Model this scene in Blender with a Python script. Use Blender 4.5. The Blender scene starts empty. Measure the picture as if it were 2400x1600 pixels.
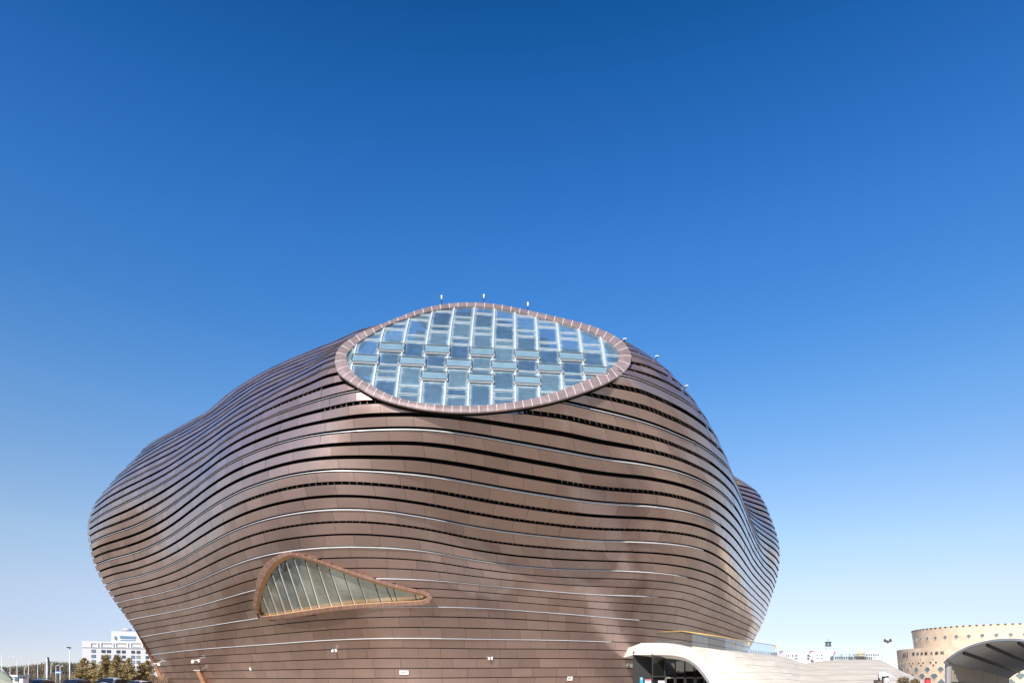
import bpy, bmesh, math, random
import numpy as np
from mathutils import Vector, Matrix
from mathutils.bvhtree import BVHTree
R = math.radians
random.seed(7); rng = np.random.default_rng(7)
SC = bpy.context.scene
COL = SC.collection

# ------------------------------------------------------------------ camera
EYE = 1.6; FPX = 1600.0; HOR = 1592.0; CX = 1200.0
cam = bpy.data.objects.new("camera", bpy.data.cameras.new("camera")); COL.objects.link(cam)
cam.location = (0, 0, EYE); cam.rotation_euler = (R(90), 0, 0)
cam.data.lens = 24.0; cam.data.sensor_width = 36.0; cam.data.shift_y = 0.33
cam.data.clip_start = 0.3; cam.data.clip_end = 20000
SC.camera = cam

# ------------------------------------------------------------------ light
SUN_DIR = Vector((-0.34, -0.94, 0)).normalized()
SUN_EL = R(32)
w = bpy.data.worlds.new("World"); SC.world = w; w.use_nodes = True
nt = w.node_tree; nt.nodes.clear()
out = nt.nodes.new('ShaderNodeOutputWorld'); bg = nt.nodes.new('ShaderNodeBackground')
sky = nt.nodes.new('ShaderNodeTexSky'); sky.sky_type = 'NISHITA'; sky.sun_disc = False
sky.sun_elevation = SUN_EL; sky.sun_rotation = math.atan2(SUN_DIR.x, SUN_DIR.y)
sky.altitude = 1500; sky.air_density = 1.0; sky.dust_density = 0.3; sky.ozone_density = 3.0
# deep, polarised-looking blue overhead: tint of the physical sky by elevation
tcw = nt.nodes.new('ShaderNodeTexCoord'); sepw = nt.nodes.new('ShaderNodeSeparateXYZ'); nt.links.new(tcw.outputs['Generated'], sepw.inputs[0])
ramp = nt.nodes.new('ShaderNodeValToRGB'); TINT = [(0.0,.86,.83,1.05),(.0574,1.05,.90,1.0),(.1191,1.40,1.12,1.06),(.1795,1.46,1.31,1.17),(.238,1.34,1.34,1.30),(.347,.95,1.36,1.54),
    (.4436,.60,1.26,1.70),(.5269,.44,1.19,1.80),(.5974,.31,1.05,1.74),(.6564,.19,.91,1.56),(.7031,.11,.76,1.33),(1.0,.09,.60,1.1)]
while len(ramp.color_ramp.elements) < len(TINT): ramp.color_ramp.elements.new(.5)
for el, (z, r, g, b) in zip(ramp.color_ramp.elements, TINT): el.position = z
for el, (z, r, g, b) in zip(ramp.color_ramp.elements, TINT): el.color = (r/1.9, g/1.9, b/1.9, 1)
nt.links.new(sepw.outputs[2], ramp.inputs[0])
vml = nt.nodes.new('ShaderNodeVectorMath'); vml.operation = 'MULTIPLY'; nt.links.new(sky.outputs[0], vml.inputs[0]); nt.links.new(ramp.outputs[0], vml.inputs[1])
vsc = nt.nodes.new('ShaderNodeVectorMath'); vsc.operation = 'SCALE'; vsc.inputs['Scale'].default_value = 1.9; nt.links.new(vml.outputs[0], vsc.inputs[0])
nt.links.new(vsc.outputs[0], bg.inputs[0])
nt.links.new(bg.outputs[0], out.inputs[0]); bg.inputs[1].default_value = 0.085
sun = bpy.data.objects.new("sun", bpy.data.lights.new("sun", 'SUN')); COL.objects.link(sun)
sun.data.energy = 5.0; sun.data.angle = R(0.5); sun.data.color = (1.0, 0.935, 0.85)
sv = Vector((SUN_DIR.x*math.cos(SUN_EL), SUN_DIR.y*math.cos(SUN_EL), math.sin(SUN_EL)))
sun.rotation_euler = sv.to_track_quat('Z', 'Y').to_euler()
SC.view_settings.view_transform = 'Standard'; SC.view_settings.look = 'None'
SC.view_settings.exposure = 0.5; SC.view_settings.gamma = 1.0

# ------------------------------------------------------------------ helpers
def P(px, py, Y): return Vector(((px-CX)/FPX*Y, Y, EYE+(HOR-py)/FPX*Y))
def tag(o, label=None, cat=None, group=None, kind=None):
    if label: o['label'] = label
    if cat: o['category'] = cat
    if group: o['group'] = group
    if kind: o['kind'] = kind
    return o
def empty(name, loc, label, cat, group=None, rz=0):
    o = bpy.data.objects.new(name, None); COL.objects.link(o)
    o.location = loc; o.rotation_euler = (0, 0, rz); o.empty_display_size = 0.3
    return tag(o, label, cat, group)
class MB:
    def __init__(s): s.v = []; s.f = []; s.m = []; s.sm = []; s.uv = {}
    def add(s, vs, fs, m=0, smooth=False):
        b = len(s.v); s.v += [tuple(v) for v in vs]
        for f in fs:
            s.f.append([b+i for i in f]); s.m.append(m); s.sm.append(smooth)
        return b
    def quad(s, a, b, c, d, m=0): s.add([a, b, c, d], [(0, 1, 2, 3)], m)
    def box(s, c, size, rz=0, m=0, M=None):
        x, y, z = [q/2 for q in size]
        vs = [Vector(p) for p in ((-x,-y,-z),(x,-y,-z),(x,y,-z),(-x,y,-z),(-x,-y,z),(x,-y,z),(x,y,z),(-x,y,z))]
        T = M if M is not None else Matrix.Translation(Vector(c)) @ Matrix.Rotation(rz, 4, 'Z')
        s.add([T @ v for v in vs], [(0,3,2,1),(4,5,6,7),(0,1,5,4),(1,2,6,5),(2,3,7,6),(3,0,4,7)], m)
    def bar(s, a, b, wd, th=None, m=0, up=Vector((0,0,1))):
        a = Vector(a); b = Vector(b); th = th or wd; d = (b-a); L = d.length; d.normalize()
        x = d.cross(up)
        if x.length < 1e-4: x = Vector((1,0,0))
        x.normalize(); y = x.cross(d)
        M = Matrix((( x.x, d.x, y.x, (a.x+b.x)/2),(x.y, d.y, y.y, (a.y+b.y)/2),(x.z, d.z, y.z, (a.z+b.z)/2),(0,0,0,1)))
        s.box(None, (wd, L, th), M=M, m=m)
    def tube(s, pts, rad, n=8, m=0, caps=True, smooth=True):
        pts = [Vector(p) for p in pts]; rads = rad if isinstance(rad, (list, tuple)) else [rad]*len(pts)
        vs = []; k = len(pts)
        for i, p in enumerate(pts):
            d = (pts[min(i+1, k-1)]-pts[max(i-1, 0)])
            d = d.normalized() if d.length > 1e-6 else Vector((0,0,1))
            x = d.cross(Vector((0,0,1)) if abs(d.z) < .95 else Vector((1,0,0))).normalized(); y = d.cross(x)
            for j in range(n):
                a = 2*math.pi*j/n; vs.append(p+(x*math.cos(a)+y*math.sin(a))*rads[i])
        fs = [(i*n+j, i*n+(j+1) % n, (i+1)*n+(j+1) % n, (i+1)*n+j) for i in range(k-1) for j in range(n)]
        b = s.add(vs, fs, m, smooth)
        if caps:
            s.f.append([b+j for j in range(n)][::-1]); s.m.append(m); s.sm.append(False)
            s.f.append([b+(k-1)*n+j for j in range(n)]); s.m.append(m); s.sm.append(False)
    def ball(s, c, r, sx=1, sy=1, sz=1, n=12, m=0):
        vs = []; c = Vector(c); h = n//2
        for i in range(h+1):
            t = math.pi*i/h
            for j in range(n):
                a = 2*math.pi*j/n
                vs.append(c+Vector((math.sin(t)*math.cos(a)*sx, math.sin(t)*math.sin(a)*sy, math.cos(t)*sz))*r)
        s.add(vs, [(i*n+j, (i+1)*n+j, (i+1)*n+(j+1) % n, i*n+(j+1) % n) for i in range(h) for j in range(n)], m, True)
    def prism(s, outline, dirv, m=0):
        n = len(outline); dirv = Vector(dirv)
        s.add([Vector(p) for p in outline]+[Vector(p)+dirv for p in outline],
              [tuple(range(n))[::-1], tuple(range(n, 2*n))]+[(i, (i+1) % n, n+(i+1) % n, n+i) for i in range(n)], m)
    def build(s, name, mats, parent=None, local=False, fixn=False):
        me = bpy.data.meshes.new(name); me.from_pydata(s.v, [], s.f)
        if not isinstance(mats, (list, tuple)): mats = [mats]
        for q in mats: me.materials.append(q)
        me.polygons.foreach_set('material_index', s.m); me.polygons.foreach_set('use_smooth', s.sm)
        if fixn:
            bm = bmesh.new(); bm.from_mesh(me); bmesh.ops.recalc_face_normals(bm, faces=bm.faces[:]); bm.to_mesh(me); bm.free()
        me.update()
        o = bpy.data.objects.new(name, me); COL.objects.link(o)
        if parent:
            o.parent = parent
            if not local:
                Mw = Matrix.Translation(parent.location) @ parent.rotation_euler.to_matrix().to_4x4()
                q = parent.parent
                while q is not None:
                    Mw = Matrix.Translation(q.location) @ q.rotation_euler.to_matrix().to_4x4() @ Mw; q = q.parent
                me.transform(Mw.inverted())
        return o
def np_mesh(name, V, F, mats, parent=None, midx=None, smooth=True, uv=None):
    me = bpy.data.meshes.new(name)
    me.from_pydata([tuple(v) for v in V], [], [tuple(int(i) for i in f) for f in F])
    for q in (mats if isinstance(mats, (list, tuple)) else [mats]): me.materials.append(q)
    if midx is not None: me.polygons.foreach_set('material_index', np.asarray(midx, dtype=np.int32))
    me.polygons.foreach_set('use_smooth', np.full(len(F), smooth))
    if uv is not None:
        l = me.uv_layers.new(name='uv')
        l.data.foreach_set('uv', np.asarray(uv, dtype=np.float32).ravel())
    me.update()
    o = bpy.data.objects.new(name, me); COL.objects.link(o)
    if parent:
        o.parent = parent; q = parent; T = Vector((0, 0, 0))
        while q is not None: T += q.location; q = q.parent
        me.transform(Matrix.Translation(-T))
    return o
# ---- materials
def mat(name, col=(0.5,0.5,0.5), rough=0.6, metal=0.0, spec=0.5, noise=0.0, nscale=3.0, bump=0.0, bscale=20.0,
        island=0.0, emit=None, coat=0.0, nstretch=(1,1,1)):
    m = bpy.data.materials.new(name); m.use_nodes = True; t = m.node_tree; b = t.nodes['Principled BSDF']
    b.inputs['Roughness'].default_value = rough; b.inputs['Metallic'].default_value = metal
    b.inputs['Specular IOR Level'].default_value = spec
    b.inputs['Coat Weight'].default_value = coat
    c = (*col, 1); b.inputs['Base Color'].default_value = c
    last = None
    tc = t.nodes.new('ShaderNodeTexCoord'); mp = t.nodes.new('ShaderNodeMapping'); mp.inputs['Scale'].default_value = nstretch
    t.links.new(tc.outputs['Object'], mp.inputs[0])
    val = None
    if noise > 0:
        n = t.nodes.new('ShaderNodeTexNoise'); n.inputs['Scale'].default_value = nscale; n.inputs['Detail'].default_value = 6
        t.links.new(mp.outputs[0], n.inputs['Vector'])
        mr = t.nodes.new('ShaderNodeMapRange'); mr.inputs['From Min'].default_value = .25; mr.inputs['From Max'].default_value = .75
        mr.inputs['To Min'].default_value = 1-noise; mr.inputs['To Max'].default_value = 1+noise
        t.links.new(n.outputs['Fac'], mr.inputs[0]); val = mr.outputs[0]
    if island > 0:
        g = t.nodes.new('ShaderNodeNewGeometry'); mr2 = t.nodes.new('ShaderNodeMapRange')
        mr2.inputs['To Min'].default_value = 1-island; mr2.inputs['To Max'].default_value = 1+island
        t.links.new(g.outputs['Random Per Island'], mr2.inputs[0])
        if val is None: val = mr2.outputs[0]
        else:
            mu = t.nodes.new('ShaderNodeMath'); mu.operation = 'MULTIPLY'
            t.links.new(val, mu.inputs[0]); t.links.new(mr2.outputs[0], mu.inputs[1]); val = mu.outputs[0]
    if val is not None:
        vm = t.nodes.new('ShaderNodeVectorMath'); vm.operation = 'SCALE'; vm.inputs[0].default_value = col
        t.links.new(val, vm.inputs['Scale']); t.links.new(vm.outputs[0], b.inputs['Base Color'])
    if bump > 0:
        n2 = t.nodes.new('ShaderNodeTexNoise'); n2.inputs['Scale'].default_value = bscale; n2.inputs['Detail'].default_value = 4
        t.links.new(mp.outputs[0], n2.inputs['Vector'])
        bp = t.nodes.new('ShaderNodeBump'); bp.inputs['Strength'].default_value = bump
        t.links.new(n2.outputs['Fac'], bp.inputs['Height']); t.links.new(bp.outputs[0], b.inputs['Normal'])
    if emit: b.inputs['Emission Color'].default_value = (*emit, 1); b.inputs['Emission Strength'].default_value = 1
    return m

# cladding: brown anodised sheet, each panel slightly different, faint rain streaks
def cladding_mat():
    m = bpy.data.materials.new('brown_metal_sheet'); m.use_nodes = True; t = m.node_tree; b = t.nodes['Principled BSDF']
    N = t.nodes.new; L = t.links.new
    g = N('ShaderNodeNewGeometry'); tc = N('ShaderNodeTexCoord')
    ramp = N('ShaderNodeValToRGB'); e = ramp.color_ramp.elements
    e[0].position = 0; e[0].color = (0.305, 0.212, 0.180, 1); e[1].position = 1; e[1].color = (0.40, 0.280, 0.240, 1)
    x = ramp.color_ramp.elements.new(.55); x.color = (0.35, 0.243, 0.206, 1)
    L(g.outputs['Random Per Island'], ramp.inputs[0])
    mp = N('ShaderNodeMapping'); mp.inputs['Scale'].default_value = (2.8, 2.8, .22)
    L(tc.outputs['Object'], mp.inputs[0])
    n = N('ShaderNodeTexNoise'); n.inputs['Scale'].default_value = 1.5; n.inputs['Detail'].default_value = 5
    L(mp.outputs[0], n.inputs['Vector'])
    cr = N('ShaderNodeMapRange'); cr.inputs['From Min'].default_value = .62; cr.inputs['From Max'].default_value = .82
    cr.inputs['To Max'].default_value = .55
    L(n.outputs['Fac'], cr.inputs[0])
    mx = N('ShaderNodeMixRGB'); mx.inputs[2].default_value = (.48, .38, .345, 1)
    L(cr.outputs[0], mx.inputs[0]); L(ramp.outputs[0], mx.inputs[1])
    n3 = N('ShaderNodeTexNoise'); n3.inputs['Scale'].default_value = .22; n3.inputs['Detail'].default_value = 3
    L(tc.outputs['Object'], n3.inputs['Vector'])
    mr = N('ShaderNodeMapRange'); mr.inputs['From Min'].default_value = .3; mr.inputs['From Max'].default_value = .7
    mr.inputs['To Min'].default_value = .92; mr.inputs['To Max'].default_value = 1.08
    L(n3.outputs['Fac'], mr.inputs[0])
    vm = N('ShaderNodeVectorMath'); vm.operation = 'SCALE'; L(mx.outputs[0], vm.inputs[0]); L(mr.outputs[0], vm.inputs['Scale'])
    L(vm.outputs[0], b.inputs['Base Color'])
    rr = N('ShaderNodeMapRange'); rr.inputs['To Min'].default_value = .36; rr.inputs['To Max'].default_value = .46
    b.inputs['Coat Weight'].default_value = 1.0; b.inputs['Coat Roughness'].default_value = .13
    L(n.outputs['Fac'], rr.inputs[0]); L(rr.outputs[0], b.inputs['Roughness'])
    b.inputs['Metallic'].default_value = .62; b.inputs['Coat IOR'].default_value = 1.6; b.inputs['Specular IOR Level'].default_value = .5
    mp2 = N('ShaderNodeMapping'); mp2.inputs['Scale'].default_value = (.35, .35, .9); L(tc.outputs['Object'], mp2.inputs[0])
    n2 = N('ShaderNodeTexNoise'); n2.inputs['Scale'].default_value = 1.1; n2.inputs['Detail'].default_value = 2
    L(mp2.outputs[0], n2.inputs['Vector'])
    bp = N('ShaderNodeBump'); bp.inputs['Strength'].default_value = .12; bp.inputs['Distance'].default_value = .25
    L(n2.outputs['Fac'], bp.inputs['Height']); L(bp.outputs[0], b.inputs['Normal'])
    return m
M_CLAD = cladding_mat()
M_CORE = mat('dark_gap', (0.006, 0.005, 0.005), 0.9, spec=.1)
M_FLASH = mat('pale_aluminium', (0.66, 0.66, 0.67), 0.45, 0.35, noise=.1)
M_BRKT = mat('bracket_metal', (0.16, 0.14, 0.13), 0.5, 0.5, island=.6)
M_COPPER = mat('copper_trim', (0.50, 0.27, 0.17), 0.45, 0.3, noise=.15, nscale=.8)
M_RING = mat('ring_stone_metal', (0.35, 0.265, 0.25), 0.38, 0.45, island=.13, noise=.2, nscale=2.5)
M_JOINT = mat('pale_joint', (0.46, 0.39, 0.37), 0.6, noise=.15)
M_WHITE = mat('white_paint', (0.80, 0.80, 0.80), 0.5)
M_STEEL = mat('grey_steel', (0.22, 0.23, 0.25), 0.4, 0.6, noise=.1)
M_DARK = mat('dark_metal', (0.03, 0.032, 0.035), 0.5, 0.4)

# ------------------------------------------------------------------ MUSEUM hull
D = 1.0
ZKEY = np.array([-2, 1, 5, 8, 11, 14, 17, 20, 23, 26, 29, 45.]); ZVAL = np.array([-3.0, .15, 4.4, 7.3, 9.9, 12.5, 15.4, 18.5, 21.6, 24.7, 27.8, 43.65])
def zrel(k): return float(np.interp(k, ZKEY, ZVAL))
def zk(k): return EYE + zrel(k)
def pt(px, py, k):
    h = HOR-py; Y = zrel(k)*FPX/h
    return ((px-CX)/FPX*Y, Y, zk(k))
ROWS = {}
def row(k, pts, iRm):
    a = []
    for p in pts:
        if len(p) == 3:
            q = p[2]; a.append(((p[0]-CX)/FPX*q, q, EYE+(HOR-p[1])/FPX*q))
        else: a.append(pt(p[0], p[1], k))
    ROWS[k] = (np.array(a), iRm)
row(1, [(384,1590.3,124),(402,1590,116),(450,1590,107),(555,1589.2,95),(682,1589,85),(784,1588.8,78.5),(900,1588.7,75),(1000,1588.5,74.5),(1100,1587.6,76.5),
        (1254,1586,81.5),(1435,1585,87),(1500,1584.5,90),(1560,1585,96),(1620,1585.5,105),(1690,1586,119),(1735,1586.5,130)], -2)
row(5, [(353,1534.6),(376,1531),(402,1527.5),(478.6,1519.2),(580.6,1512.5),(682.7,1505.3),(784.7,1498.5),(900,1494.8),(1000,1495.0),(1129.6,1497.0,75.5),(1254.6,1498.3,79.5),
        (1375,1501,82.8),(1435.7,1503.3,84.8),(1497,1506.3,87.3),(1560,1513,92),(1634,1521.5,104.5),(1700,1530,118.5),(1748,1535,129)], -2)
row(8, [(327,1492.5),(345,1488.2),(376.5,1483),(478.6,1467.5),(555,1455),(610,1446.2),(690,1434.5),(784,1425.5),(900,1419.8),(1037,1419.5,69.5),(1155,1425,74.2),(1206,1428.6,76.3),(1282,1434,78.3),
        (1359,1440,80.5),(1445,1447.3,82.7),(1499,1451.8,84.5),(1553,1456.6,88),(1608,1464.6,94),(1662,1478,103.5),(1717,1494.4),(1745,1503.5),(1762,1513)], -3)
row(11, [(300.6,1451.8),(325,1446.5),(376.5,1437.5),(453,1421.5),(529.6,1400.5),(599.7,1380),(690,1363.5),(790,1356),(900,1355.4),(1000,1358.6),(1111.7,1368,71.5),(1206,1377.3,75.3),(1308,1386.5,77.7),
         (1410,1392.6,80),(1500,1396,82.3),(1553.7,1398.8,84.5),(1594.6,1404.3,87.5),(1655,1422.5),(1706,1440),(1731,1451.6),(1758,1463.5),(1779,1477)], -3)
row(14, [(271,1412.5),(300,1404.5),(335,1397.6),(378,1388),(430,1374),(480,1352.5),(544,1324),(608,1302.5),(684.7,1288.5),(800,1281),(900,1282.6),(1000,1291),(1104,1311,70.7),(1206,1325,74.2),
         (1308,1333,76.1),(1410,1337,78),(1500,1338.8,79.8),(1540,1340),(1578,1342.5),(1616.5,1349),(1667.5,1368.4),(1706,1391),(1731,1408),(1757,1424.5),(1780,1440),(1790.6,1454.5)], -3)
row(17, [(244,1371.8),(276,1361),(327.6,1349.5),(378.6,1331.6),(429.6,1307.4),(480.6,1278),(535,1249),(608,1221),(684.7,1202.8),(760,1193),(830,1191.5),(900,1197),(1000,1215.5),(1100,1236.7),(1200,1252),
         (1308,1263.5),(1410,1268),(1500,1267.8),(1540,1268.3),(1578,1270),(1616.5,1275.5),(1648,1284),(1680,1299.5),(1706,1318.7),(1731,1344),(1757,1373.5),(1776,1394),(1795,1411.8),(1801.5,1422)], -5)
row(20, [(220.7,1325.5),(251,1313.8),(302,1300),(353,1281.5),(404,1253.8),(455,1216.8),(510,1179),(582.6,1141.6),(684.7,1112),(760,1103),(810,1102.5),(900,1106.6),(1000,1115),(1100,1131),(1200,1148.7),
         (1300,1164.5),(1417.7,1180),(1499,1185.2),(1542,1187),(1593,1194),(1636,1205.4),(1676,1223),(1711.7,1251),(1737.7,1283),(1756.8,1314),(1769.6,1335),(1788.7,1356),(1806,1375.3),(1812,1390.7)], -5)
row(23, [(208,1274.6),(232,1261),(266.5,1249),(314,1233),(352.6,1214.5),(391,1192),(438.7,1157),(490,1117.7),(544,1083),(633.7,1046),(710,1025),(800,1012.4),(900,1005.5),(960,1004),(1030,1007.5),(1100,1017),
         (1200,1035.5),(1300,1055),(1404,1075),(1504,1088.5),(1567.6,1100),(1618.6,1115),(1663,1136),(1695,1158),(1720.6,1185),(1741,1220),(1758,1258),(1775,1292),(1790,1314),(1812,1336),(1822.5,1357)], -6)
row(26, [(205,1228.7),(247,1202),(297,1177),(347,1151.5),(391,1126.5),(438.7,1096.7),(490,1063),(522,1037.5),(568,1009),(614,986),(660,967),(700,953),(750,937.5),(796,924.5),(845,914),'S',(1310,939),(1353,948),(1390,957),
         (1436,968.5),(1480,980.5),(1540,1000),(1580,1016.5),(1620,1034),(1660,1057),(1694,1085),(1710,1101),(1722,1122),(1737,1160),(1750,1196),(1763,1231),(1779.8,1260),(1801,1276.6),(1818,1289),(1829,1306)] if 0 else
        [(205,1228.7),(247,1202),(297,1177),(347,1151.5),(391,1126.5),(438.7,1096.7),(490,1063),(522,1037.5),(568,1009),(614,986),(660,967),(700,953),(750,937.5),(796,924.5),(845,914),(1310,939),(1353,948),(1390,957),
         (1436,968.5),(1480,980.5),(1540,1000),(1580,1016.5),(1620,1034),(1660,1057),(1694,1085),(1710,1101),(1722,1122),(1737,1160),(1750,1196),(1763,1231),(1779.8,1260),(1801,1276.6),(1818,1289),(1829,1306)], -8)
row(29, [(221.6,1180),(257,1151),(295,1129),(350,1102),(400,1076.5),(438.7,1051),(500,1010),(550,976),(600,947.5),(650,919),(700,895),(740,876.5),(784,856),(1455,878),(1510,894),(1556,914),(1605,940),(1640,966),(1666,997),
         (1700,1098),(1732,1172),(1748,1200),(1763,1214),(1786.7,1231.6),(1812,1246.6),(1823.7,1259.6)], -8)
row(32, [(270,1120),(305,1094),(350,1066),(400,1038.5),(450,1011),(500,981.5),(550,946),(600,912),(650,888),(700,866),(750,842),(799,817),(1478,832),(1512,843),(1542,856),(1566,870),(1586,888),(1620,960),(1660,1060),
         (1700,1130),(1728,1166),(1746.5,1181),(1767.5,1190.8),(1796,1201),(1807,1211)], -9)
row(35, [(332,1058),(362,1038),(400,1017),(440,996),(475,978),(505,960),(550,922),(600,889),(650,863),(700,841.5),(750,822.5),(800,804),(860,780),(1440,795),(1466,804),(1492,815),(1515,830),(1560,900),(1620,1020),
         (1680,1110),(1712,1139),(1734,1147),(1761,1155),(1778,1161),(1787,1168)], -9)
row(37, [(374,1026),(386,1017.5),(402,1009),(440,989.5),(478,972),(505,955),(550,914),(600,882),(645,856.5),(700,831),(740,815),(800,791.5),(895,757),(1395,775),(1430,786.5),(1460,799),(1476,809),(1530,890),(1600,1000),
         (1670,1092),(1705,1120),(1728,1125),(1742,1129.5),(1755,1135),(1761,1139)], -9)
row(38.6, [(775,803),(800,793),(840,779),(880,767),(935,748),(1305,761),(1330,768),(1355,775),(1375,783),(1428,873,83),(1526,976,96.9),(1628,1053,110.7),(1661,1080,116.7)], -5)
row(40.1, [(985,739),(1000,735.5),(1030,731),(1060,729),(1110,729),(1130,730),(1150,733),(1165,737)], -1)

def catmull(A, n=24):
    A = np.asarray(A); Q = np.vstack([2*A[0]-A[1], A, 2*A[-1]-A[-2]]); o = []
    for i in range(1, len(Q)-2):
        p0, p1, p2, p3 = Q[i-1], Q[i], Q[i+1], Q[i+2]
        al = .5; t0 = 0; t1 = t0+max(np.linalg.norm(p1-p0), 1e-3)**al; t2 = t1+max(np.linalg.norm(p2-p1), 1e-3)**al; t3 = t2+max(np.linalg.norm(p3-p2), 1e-3)**al
        for t in np.linspace(t1, t2, n, endpoint=False):
            a1 = (t1-t)/(t1-t0)*p0+(t-t0)/(t1-t0)*p1; a2 = (t2-t)/(t2-t1)*p1+(t-t1)/(t2-t1)*p2; a3 = (t3-t)/(t3-t2)*p2+(t-t2)/(t3-t2)*p3
            b1 = (t2-t)/(t2-t0)*a1+(t-t0)/(t2-t0)*a2; b2 = (t3-t)/(t3-t1)*a2+(t-t1)/(t3-t1)*a3
            o.append((t2-t)/(t2-t1)*b1+(t-t1)/(t2-t1)*b2)
    o.append(A[-1]); return np.array(o)
def arclen(C): return np.concatenate([[0], np.cumsum(np.linalg.norm(np.diff(C[:, :2], axis=0), axis=1))])
def samp(C, s, t): return np.stack([np.interp(t, s, C[:, i]) for i in range(3)], 1)
U1, U2, U3 = 150, 210, 130       # columns: left end -> middle -> main right -> far right
NB = 120
def ease(n, a=.35):              # denser at both ends
    t = np.linspace(0, 1, n); return (1-a)*t+a*(1-np.cos(np.pi*t))/2
def front(k):
    A, iRm = ROWS[k]; nseg = 24
    if k < 26: A0 = A
    C = catmull(A, nseg); s = arclen(C)
    iR = (len(A)+iRm if iRm < 0 else iRm)*nseg
    iR = min(iR, len(C)-1)
    if k > 39: sR = s[-1]*.85
    else: sR = s[iR]
    j = np.argmax(C[:, 0] > -8.7); sM = s[j]
    t = np.concatenate([ease(U1)*sM, sM+np.linspace(0, 1, U2+1)[1:]*(sR-sM), sR+np.linspace(0, 1, U3+1)[1:]*(s[-1]-sR)])
    G = samp(C, s, t)
    # light smoothing of tracing noise (stronger low down, where a pixel is many centimetres)
    it = 60 if k <= 8 else 26 if k <= 14 else 10
    if k > 38: it = 2
    for _ in range(it):
        G[1:-1] = .25*G[:-2]+.5*G[1:-1]+.25*G[2:]
    return G
KEYS = sorted(ROWS)
FR = np.array([front(k) for k in KEYS])
# rows are blended in k; smooth the depth between rows a little as well
def back(Rp, Lp, k):
    v = np.linspace(0, 1, NB+2)[1:-1]
    b = {1:16, 5:20, 8:24, 11:27, 14:29, 17:30, 20:30, 23:28, 26:25, 29:20, 32:14, 35:9, 37:5}.get(k, 9)
    base = Rp[None]*(1-v)[:, None]+Lp[None]*v[:, None]
    bulge = np.sin(np.pi*v)**.75
    dirv = np.array([0.05, 1.0, 0])
    # at the ends turn gently inward so nothing sticks out past the front's own outline
    G = base+dirv[None]*(bulge*b)[:, None]
    mid = (Rp[0]+Lp[0])/2
    G[:, 0] += (mid-G[:, 0])*.10*np.sin(np.pi*v)**.5
    return G
BK = np.array([back(FR[i][-1], FR[i][0], k) for i, k in enumerate(KEYS)])
ALL = np.concatenate([FR, BK], axis=1)          # closed loops
def pchip(xk, Yk, x):
    xk = np.asarray(xk, float); h = np.diff(xk); d = np.diff(Yk, axis=0)/h[:, None, None]
    m = np.zeros_like(Yk); m[0] = d[0]; m[-1] = d[-1]
    for i in range(1, len(xk)-1): m[i] = (d[i-1]*h[i]+d[i]*h[i-1])/(h[i]+h[i-1])
    i = int(np.clip(np.searchsorted(xk, x)-1, 0, len(xk)-2)); t = (x-xk[i])/h[i]
    if x > 36.99: return (1-t)*Yk[i]+t*Yk[i+1]
    return ((1+2*t)*(1-t)**2)*Yk[i]+t*(1-t)**2*h[i]*m[i]+t*t*(3-2*t)*Yk[i+1]+t*t*(t-1)*h[i]*m[i+1]
KSTEP = .25
KF = np.arange(0.0, 40.1+1e-6, KSTEP)
G = np.array([pchip(KEYS, ALL, k) if k >= 1 else pchip(KEYS, ALL, 1)+np.array([0, 0, -(1-k)*1.0]) for k in KF])
wsm = np.interp(KF, [0, 16, 24, 28], [1, 1, .25, .06])[1:-1, None, None]
for _ in range(100):                             # soften tracing noise between key rows
    S_ = .25*G[:-2, :, :2]+.5*G[1:-1, :, :2]+.25*G[2:, :, :2]
    G[1:-1, :, :2] += wsm*(S_-G[1:-1, :, :2])
NC = G.shape[1]; NF = FR.shape[1]
dU = np.roll(G, -1, 1)-np.roll(G, 1, 1); dK = np.gradient(G, axis=0)
NRM = np.cross(dU, dK); NRM /= np.maximum(np.linalg.norm(NRM, axis=2, keepdims=True), 1e-9)
for _ in range(2): NRM = NRM+np.roll(NRM, 1, 1)+np.roll(NRM, -1, 1)
NRM /= np.maximum(np.linalg.norm(NRM, axis=2, keepdims=True), 1e-9)
ARC = np.concatenate([np.zeros((len(KF), 1)), np.cumsum(np.linalg.norm(np.diff(G, axis=1), axis=2), axis=1)], 1)
def hull(k, c):
    """surface point and normal at level k, column c (arrays)"""
    i = np.clip(k/KSTEP, 0, len(KF)-1.001); i0 = i.astype(int); f = (i-i0)[..., None]
    c = np.mod(c, NC); c0 = c.astype(int) % NC; c1 = (c0+1) % NC; g = (c-np.floor(c))[..., None]
    def L(T): return (T[i0, c0]*(1-g)+T[i0, c1]*g)*(1-f)+(T[i0+1, c0]*(1-g)+T[i0+1, c1]*g)*f
    n = L(NRM); return L(G), n/np.maximum(np.linalg.norm(n, axis=-1, keepdims=True), 1e-9)
# outlines of the two big openings
RING_OUT = [(785,850),(791.5,875),(823,900),(847,915),(876,931.7),(933,950.6),(1011.7,964.8),(1090,969.5),(1169,964.8),(1247.7,953.8),(1310.6,939.6),(1373.6,919),(1420.8,900),(1458.5,878),(1477,856),(1479,837),
    (1465,809),(1436.5,788.5),(1389,768),(1326,750.8),(1263.5,736.6),(1200.5,722.5),(1137.6,713.5),(1074.7,713),(1027.5,718.5),(980,730),(933,747.6),(886,766.5),(838.7,787),(801,812),(788,830)]
RING_IN = [(812,837),(817,860),(832,881),(876,909.7),(923.6,931.7),(980,946),(1043,952.5),(1106,954),(1169,949.5),(1232,940),(1295,923.9),(1358,900),(1414.5,875),(1444,856),(1452,837),
    (1436.5,812),(1399,787),(1342,768),(1279,750.8),(1216,735),(1153,724),(1106,721),(1059,724),(1011.7,732),(964.5,746),(917,761.8),(870,787),(832,812)]
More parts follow.
